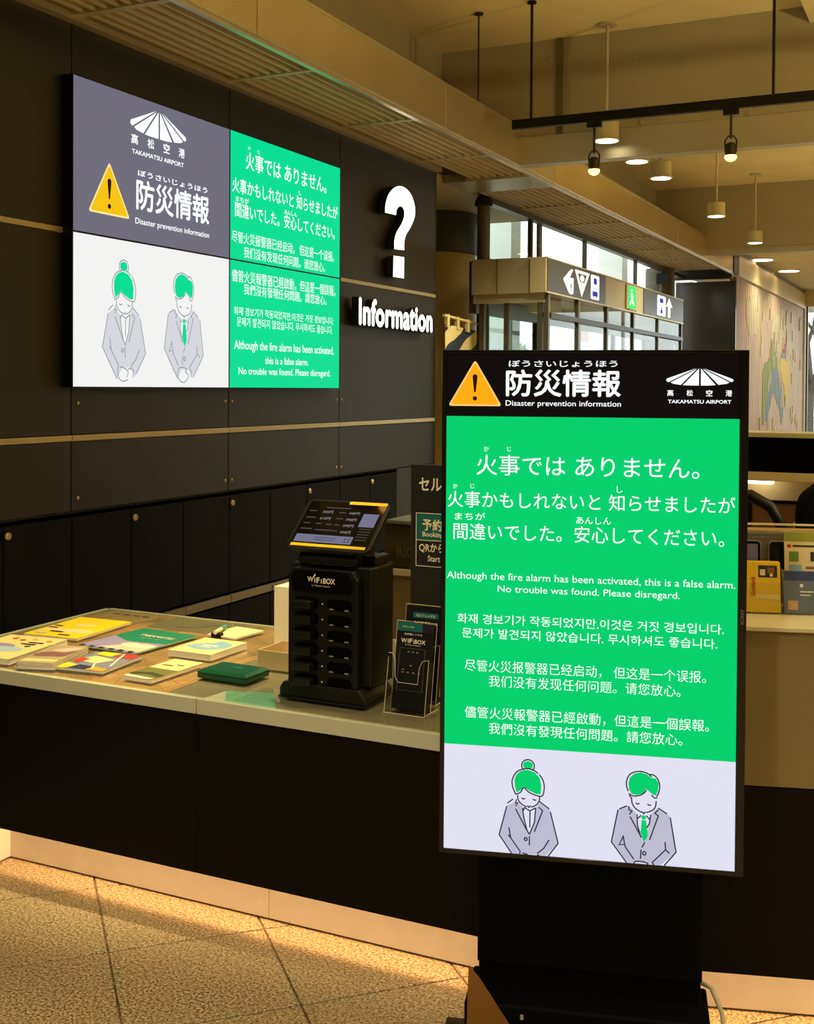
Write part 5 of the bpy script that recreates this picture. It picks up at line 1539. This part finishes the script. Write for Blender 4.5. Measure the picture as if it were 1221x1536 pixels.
J = [((0, 0, 0.84), (0.13, 0.10)), ((0, 0, 1.0), (0.125, 0.09)), ((0, 0.01, 1.18), (0.14, 0.095)), ((0, 0.01, 1.27), (0.10, 0.07)), ((0, 0.0, 1.34), 0.05), ((0, -0.02, 1.40), 0.052),
     ((0.16, 0.01, 1.25), 0.055), ((0.20, -0.02, 1.02), 0.043), ((0.16, -0.18, 0.93), 0.034), ((0.14, -0.24, 0.91), 0.026),
     ((-0.16, 0.01, 1.25), 0.055), ((-0.20, -0.02, 1.02), 0.043), ((-0.16, -0.18, 0.93), 0.034), ((-0.14, -0.24, 0.91), 0.026),
     ((0.085, 0, 0.78), 0.085), ((0.09, -0.01, 0.43), 0.058), ((0.09, 0.01, 0.09), 0.042), ((0.09, -0.11, 0.04), 0.035),
     ((-0.085, 0, 0.78), 0.085), ((-0.09, -0.01, 0.43), 0.058), ((-0.09, 0.01, 0.09), 0.042), ((-0.09, -0.11, 0.04), 0.035)]
Ed = [(0, 1), (1, 2), (2, 3), (3, 4), (4, 5), (3, 6), (6, 7), (7, 8), (8, 9), (3, 10), (10, 11), (11, 12), (12, 13), (0, 14), (14, 15), (15, 16), (16, 17), (0, 18), (18, 19), (19, 20), (20, 21)]
skin_body('body', J, Ed, M_suit, pr)
# head with face and hair
mb = MB()
vs, fs = [], []
NU, NV = 24, 16
for i in range(NV + 1):
    th = math.pi * i / NV
    for j in range(NU):
        ph = 2 * math.pi * j / NU
        x, y, z = 0.075 * math.sin(th) * math.cos(ph), 0.092 * math.sin(th) * math.sin(ph), 0.112 * math.cos(th)
        if z < -0.03:
            x *= 1 + (z + 0.03) * 4.5
        if y < -0.06 and abs(x) < 0.02:
            y -= 0.012 * max(0, 1 - abs(z + 0.015) / 0.03)
        vs.append((x, y - 0.025, 1.46 + z))
fs = [(i * NU + j, i * NU + (j + 1) % NU, (i + 1) * NU + (j + 1) % NU, (i + 1) * NU + j) for i in range(NV) for j in range(NU)]
mb.add(vs, fs); mb.smooth = True
hd_ = mb.build('head', M_skin, pr)
for s in (-1, 1):
    mb = MB(); mb.lathe([(0.001, -0.006), (0.010, -0.003), (0.010, 0.003), (0.001, 0.006)], n=12); o = mb.build('eye', M_hair, hd_); o.location = (s * 0.028, -0.108, 1.468); o.rotation_euler = (R(90), 0, 0)
    mb = MB(); mb.lathe([(0.001, -0.006), (0.022, -0.004), (0.022, 0.004), (0.001, 0.006)], n=14); o = mb.build('ear', M_skin, hd_); o.location = (s * 0.076, -0.01, 1.455); o.rotation_euler = (0, R(90), 0)
lbox('mouth', (-0.022, 0.022), (-0.113, -0.100), (1.402, 1.408), mat('lip', (170, 96, 86), 0.5), hd_, 0.002)
mb = MB(); vs = []
for i in range(NV + 1):
    th = math.pi * i / NV * 0.80
    for j in range(NU):
        ph = 2 * math.pi * j / NU
        f = max(0.0, -math.sin(ph))
        t_ = th * (1 - 0.42 * f ** 0.6)
        vs.append((0.086 * math.sin(t_) * math.cos(ph), 0.104 * math.sin(t_) * math.sin(ph) - 0.020, 1.465 + 0.122 * math.cos(t_)))
mb.add(vs, [(i * NU + j, i * NU + (j + 1) % NU, (i + 1) * NU + (j + 1) % NU, (i + 1) * NU + j) for i in range(NV) for j in range(NU)]); mb.smooth = True
mb.build('hair', M_hair, pr)
# hands with five fingers
for s in (-1, 1):
    c = Vector((s * 0.135, -0.255, 0.905))
    Jh = [((c.x, c.y + 0.01, c.z), (0.026, 0.016)), ((c.x, c.y - 0.05, c.z - 0.005), (0.034, 0.013))]
    Eh = [(0, 1)]
    for k, (dx, l) in enumerate(((-0.027, 0.062), (-0.009, 0.072), (0.009, 0.068), (0.027, 0.052))):
        b = len(Jh)
        Jh += [((c.x + dx, c.y - 0.065, c.z - 0.006), 0.0085), ((c.x + dx, c.y - 0.065 - l * .55, c.z - 0.014), 0.008), ((c.x + dx, c.y - 0.065 - l * .85, c.z - 0.034), 0.0065)]
        Eh += [(1, b), (b, b + 1), (b + 1, b + 2)]
    b = len(Jh)
    Jh += [((c.x - s * 0.038, c.y - 0.03, c.z - 0.008), 0.010), ((c.x - s * 0.05, c.y - 0.062, c.z - 0.016), 0.008)]
    Eh += [(0, b), (b, b + 1)]
    skin_body('hand', Jh, Eh, M_skin, pr, 1)

# ------------------------------------------------------------------ lamps
def pendant(label, x, y, zb=3.33, watts=None, group='pendant downlights', zc=ZC):
    t = thing('pendant_downlight', label, 'ceiling lamp', (x, y, zb), 0, group)
    mb = MB(); mb.lathe([(0.078, 0.012), (0.082, 0.012), (0.082, 0.125), (0.076, 0.132), (0.012, 0.134), (0.012, 0.15)], n=28); mb.build('housing', M_lampbody, t)
    mb = MB(); mb.lathe([(0.090, 0.0), (0.092, 0.006), (0.084, 0.014), (0.080, 0.014)], n=28); mb.build('rim', M_lampbody, t)
    mb = MB(); mb.lathe([(0.078, -0.002), (0.076, 0.004)], n=28); mb.build('diffuser', M_lamp, t)
    mb = MB(); mb.tube([(0, 0, 0.14), (0, 0, zc - zb)], 0.010, 10); mb.build('rod', M_lampbody, t)
    mb = MB(); mb.lathe([(0.065, zc - zb - 0.014), (0.065, zc - zb - 0.001)], n=20); mb.build('ceiling_rose', M_lampbody, t)
    point_light('pendant_light', (x, y, zb - 0.03), W_PENDANT if watts is None else watts, WARM, 0.06, 140, (0, 0, -1), 0.8)
pl = ['nearest pendant downlight hanging just behind the black track', 'pendant downlight half hidden behind the cross beam', 'pendant downlight with its full housing beside the half hidden one',
      'pendant downlight in the middle of the far bay', 'farthest and smallest pendant downlight in the far bay']
for l, y in zip(pl, (7.72, 8.52, 9.26, 11.5, 13.75)):
    pendant(l, -2.245, y)
for x in (0.6, 3.2):  # unseen pendants, added as fill light for the hall
    for y in (-3.5, -0.9, 3.2, 5.6, 10.2, 12.8):
        pendant('pendant downlight over the open hall beyond the right picture edge', x + (1.2 if x < 1 and y > 2 else 0), y, group='pendant downlights outside the picture')
pendant('pendant downlight behind and left of the photographer', -2.2, -1.5, group='pendant downlights above the photographer')  # unseen pendants added to fill the floor and the counter front
pendant('pendant downlight above the picture over the floor before the counter', -2.2, 0.9, watts=120, group='pendant downlights above the photographer')
pendant('pendant downlight above the photographer', -0.6, 0.9, watts=120, group='pendant downlights above the photographer')

def track(label, x0, x1, y, z, rods, zc=ZC):
    t = thing('lighting_track', label, 'lighting track', ((x0 + x1) / 2, y, z))
    wbox('track_bar', (x0, x1), (y - 0.02, y + 0.02), (z - 0.03, z + 0.03), M_blackm, t, 0.004)
    for rx in rods:
        mb = MB(world=True); mb.tube([(rx, y, z + 0.03), (rx, y, zc)], 0.009, 10); mb.lathe([(0.03, -0.012), (0.03, -0.001)], (rx, y, zc), 16); mb.build('hanger_rod', M_blackm, t)
    return t
track('black lighting track with two small spotlights hung across the hall', -2.68, 1.5, 7.08, 3.345, (-2.555, -1.062, 0.6))
track('black lighting track over the counter above the picture', -3.0, -0.9, 3.25, 3.62, (-2.5, -1.3))
def spotlight(label, x, y, zt, zb, aim, watts, spot, group):
    t = thing('track_spotlight', label, 'spotlight', (x, y, zb), 0, group)
    h = zt - zb
    lbox('adapter', (-0.045, 0.045), (-0.018, 0.018), (h - 0.035, h), M_blackm, t, 0.003)
    mb = MB(); mb.tube([(0, 0, h - 0.035), (0, 0, 0.10)], 0.008, 8); mb.build('stem', M_dkmetal, t)
    mb = MB(); mb.tube([(-0.032, 0, 0.02), (-0.034, 0, 0.09), (-0.015, 0, 0.115), (0.015, 0, 0.115), (0.034, 0, 0.09), (0.032, 0, 0.02)], 0.005, 8); mb.build('yoke', M_dkmetal, t)
    mb = MB(); mb.lathe([(0.032, 0.0), (0.034, 0.06), (0.02, 0.075)], n=20); mb.build('socket', M_dkmetal, t)
    mb = MB(); mb.lathe([(0.006, -0.036), (0.026, -0.028), (0.036, -0.012), (0.034, 0.0)], n=20); mb.build('bulb', M_lampwarm, t)
    d = Vector(aim) - Vector((x, y, zb))
    point_light('spot_light', Vector((x, y, zb)) + d.normalized() * 0.06, watts, (1.0, 0.80, 0.46), 0.03, spot, d, 0.6)
spotlight('orange glowing spotlight on the left of the black track', -2.137, 7.08, 3.315, 3.02, (-2.2, 6.2, 0), 12, 90, 'track spotlights')
spotlight('orange glowing spotlight on the right of the black track', -1.302, 7.08, 3.315, 3.04, (-1.2, 6.2, 0), 12, 90, 'track spotlights')
spotlight('spotlight over the brochures above the picture', -2.62, 3.25, 3.59, 3.30, (-2.72, 3.52, 0.7), W_SPOT, 40, 'spotlights over the counter')
spotlight('spotlight over the kiosk above the picture', -1.75, 3.25, 3.59, 3.30, (-2.15, 3.58, 0.7), W_SPOT * 0.5, 42, 'spotlights over the counter')

# small dark luminaire and far recessed lamps
t = thing('beam_luminaire', 'small dark luminaire on the fascia by the cross beam', 'lamp', (-2.86, 8.55, 3.53))
lbox('luminaire_body', (-0.03, 0.20), (-0.03, 0.03), (0.0, 0.04), M_blackm, t, 0.004)
lbox('luminaire_arm', (-0.08, -0.03), (-0.015, 0.015), (0.0, 0.02), M_blackm, t)
for lb, x, y in (('recessed oval downlight nearer in the low far ceiling', -2.86, 18.15), ('recessed oval downlight farther in the low far ceiling', -2.72, 20.0)):
    t = thing('recessed_downlight', lb, 'ceiling lamp', (x, y, 3.62), 0, 'recessed downlights in the far ceiling')
    mb = MB(); mb.lathe([(0.19, -0.012), (0.19, -0.001)], n=28); mb.build('trim_ring', M_lampbody, t)
    mb = MB(); mb.lathe([(0.16, -0.018), (0.16, -0.012)], n=28); mb.build('diffuser', M_lamp, t)
    point_light('recessed_light', (x + 0.3, y, 3.55), 60, WARM, 0.15, 160, (0.1, 0, -1), 0.7)
for x, y in ((-1.4, 18.6), (-1.4, 22.0), (1.5, 19.5)):
    t = thing('recessed_downlight', 'recessed downlight in the far ceiling beyond the right picture edge', 'ceiling lamp', (x, y, 3.62), 0, 'recessed downlights outside the picture')
    mb = MB(); mb.lathe([(0.19, -0.012), (0.19, -0.001)], n=28); mb.build('trim_ring', M_lampbody, t)
    mb = MB(); mb.lathe([(0.16, -0.018), (0.16, -0.012)], n=28); mb.build('diffuser', M_lamp, t)
    point_light('recessed_light', (x, y, 3.58), 110, WARM, 0.15, 165, (0, 0, -1), 0.7)

# unseen uplighters added in the hall on the right to brighten the ceiling
for x, y in ((2.6, 5.2), (2.6, 1.2), (2.6, 11.0)):
    t = thing('added_uplighter', 'floor standing uplighter in the hall beyond the right picture edge', 'floor lamp', (x, y, 0), 0, 'uplighters outside the picture')
    mb = MB(); mb.lathe([(0.16, 0), (0.16, 0.02), (0.03, 0.03)], n=24); mb.build('lamp_base', M_dkmetal, t)
    mb = MB(); mb.lathe([(0.018, 0.03), (0.018, 1.85)], n=12); mb.build('lamp_pole', M_dkmetal, t)
    mb = MB(); mb.lathe([(0.03, 1.85), (0.16, 1.98), (0.17, 2.0)], n=24); mb.build('lamp_bowl', M_dkmetal, t)
    point_light('uplight', (x, y, 2.06), W_UPLIGHT, AMBER, 0.12, 150, (-0.25, 0.05, 1), 0.8)

# ------------------------------------------------------------------ hanging direction sign over the doors
hs = thing('direction_sign', 'long dark direction sign with arrow, bus and lift symbols over the glass doors', 'sign', (-2.98, 8.64, 2.40), R(90))
SL = 4.78
M_sface = mat('sign_face_dark', (52, 48, 42), 0.35)
lbox('sign_box', (0, SL), (0.004, 0.14), (0.0, 0.278), mat('sign_box_metal', (176, 160, 112), 0.4, 0.2), hs, 0.004)
for a, b in ((0.015, 1.62), (2.98, 4.765)):
    lbox('dark_panel', (a, b), (-0.002, 0.004), (0.012, 0.268), M_sface, hs)
lbox('sign_edge', (0, SL), (-0.004, 0.01), (0.0, 0.011), M_rail, hs)
lbox('sign_edge', (0, SL), (-0.004, 0.01), (0.269, 0.278), M_rail, hs)
lbox('seam', (2.40, 2.408), (0.0, 0.005), (0.012, 0.268), M_gap, hs)
# bent arrow
shape('arrow', [[(0.60, 0.235), (0.40, 0.14), (0.56, 0.035), (0.62, 0.03), (0.67, 0.04), (0.67, 0.165), (0.58, 0.165), (0.55, 0.15), (0.66, 0.235)]], 0.003, S_sign, hs)
shape('arrow_gap', [[(0.58, 0.115), (0.625, 0.115), (0.61, 0.045)]], 0.0034, M_sface, hs)
# inverted triangle symbol
shape('triangle_sign', [[(0.71, 0.245), (1.12, 0.245), (0.90, 0.030)]], 0.003, S_sign, hs)
shape('triangle_field', [[(0.785, 0.222), (1.045, 0.222), (0.905, 0.085)]], 0.0034, M_sface, hs)
shape('triangle_mark', [ell(0.91, 0.185, 0.055, 0.028, 14), [(0.85, 0.15), (0.97, 0.15), (0.905, 0.10)]], 0.0038, S_sign, hs)
S_blue = mat('sign_blue', (46, 44, 190), emit=0.9)
shape('bus_plate', [rrect(1.165, 1.41, 0.035, 0.245, 0.02)], 0.003, S_sign, hs)
shape('bus_mark', [rrect(1.21, 1.37, 0.062, 0.105, 0.008), ell(1.25, 0.06, 0.018, 0.01, 10), ell(1.33, 0.06, 0.018, 0.01, 10), rc(1.22, 1.36, 0.128, 0.134), rrect(1.24, 1.34, 0.165, 0.22, 0.01)], 0.0034, S_blue, hs)
S_exit = mat('exit_green', (40, 230, 90), emit=1.3)
lbox('exit_box', (2.30, 2.70), (-0.010, 0.006), (0.022, 0.258), mat('sign_box_metal', (176, 160, 112), 0.4, 0.2), hs, 0.003)
shape('exit_plate', [rrect(2.36, 2.64, 0.035, 0.245, 0.01)], 0.0115, S_exit, hs)
shape('exit_figure', [ell(2.48, 0.205, 0.025, 0.015, 10), [(2.44, 0.18), (2.54, 0.18), (2.52, 0.12), (2.58, 0.07), (2.54, 0.06), (2.49, 0.10), (2.43, 0.06), (2.41, 0.075), (2.47, 0.125)]], 0.0119, S_sign, hs)
shape('lift_plate', [rrect(3.54, 3.90, 0.035, 0.245, 0.02)], 0.003, S_sign, hs)
shape('lift_mark', [rrect(3.64, 3.80, 0.17, 0.22, 0.008), ell(3.72, 0.115, 0.03, 0.014, 10), rc(3.67, 3.77, 0.06, 0.10)], 0.0034, S_blue, hs)
shape('arrow', [[(4.07, 0.245), (3.93, 0.15), (4.02, 0.15), (4.02, 0.035), (4.12, 0.035), (4.12, 0.15), (4.22, 0.15)]], 0.003, S_sign, hs)

# power cable of the display
cb = thing('power_cable', 'thin grey cable looping from the display stand to the floor', 'cable', (-0.50, 2.86, 0))
pts = [(-0.585, 2.87, 0.20), (-0.55, 2.86, 0.195), (-0.52, 2.84, 0.15), (-0.50, 2.81, 0.06), (-0.49, 2.77, 0.008), (-0.47, 2.65, 0.0065), (-0.40, 2.5, 0.0065)]
mb = MB(world=True); mb.tube(pts, 0.006, 8); mb.build('cable', mat('grey_cable', (176, 164, 136), 0.5), cb)
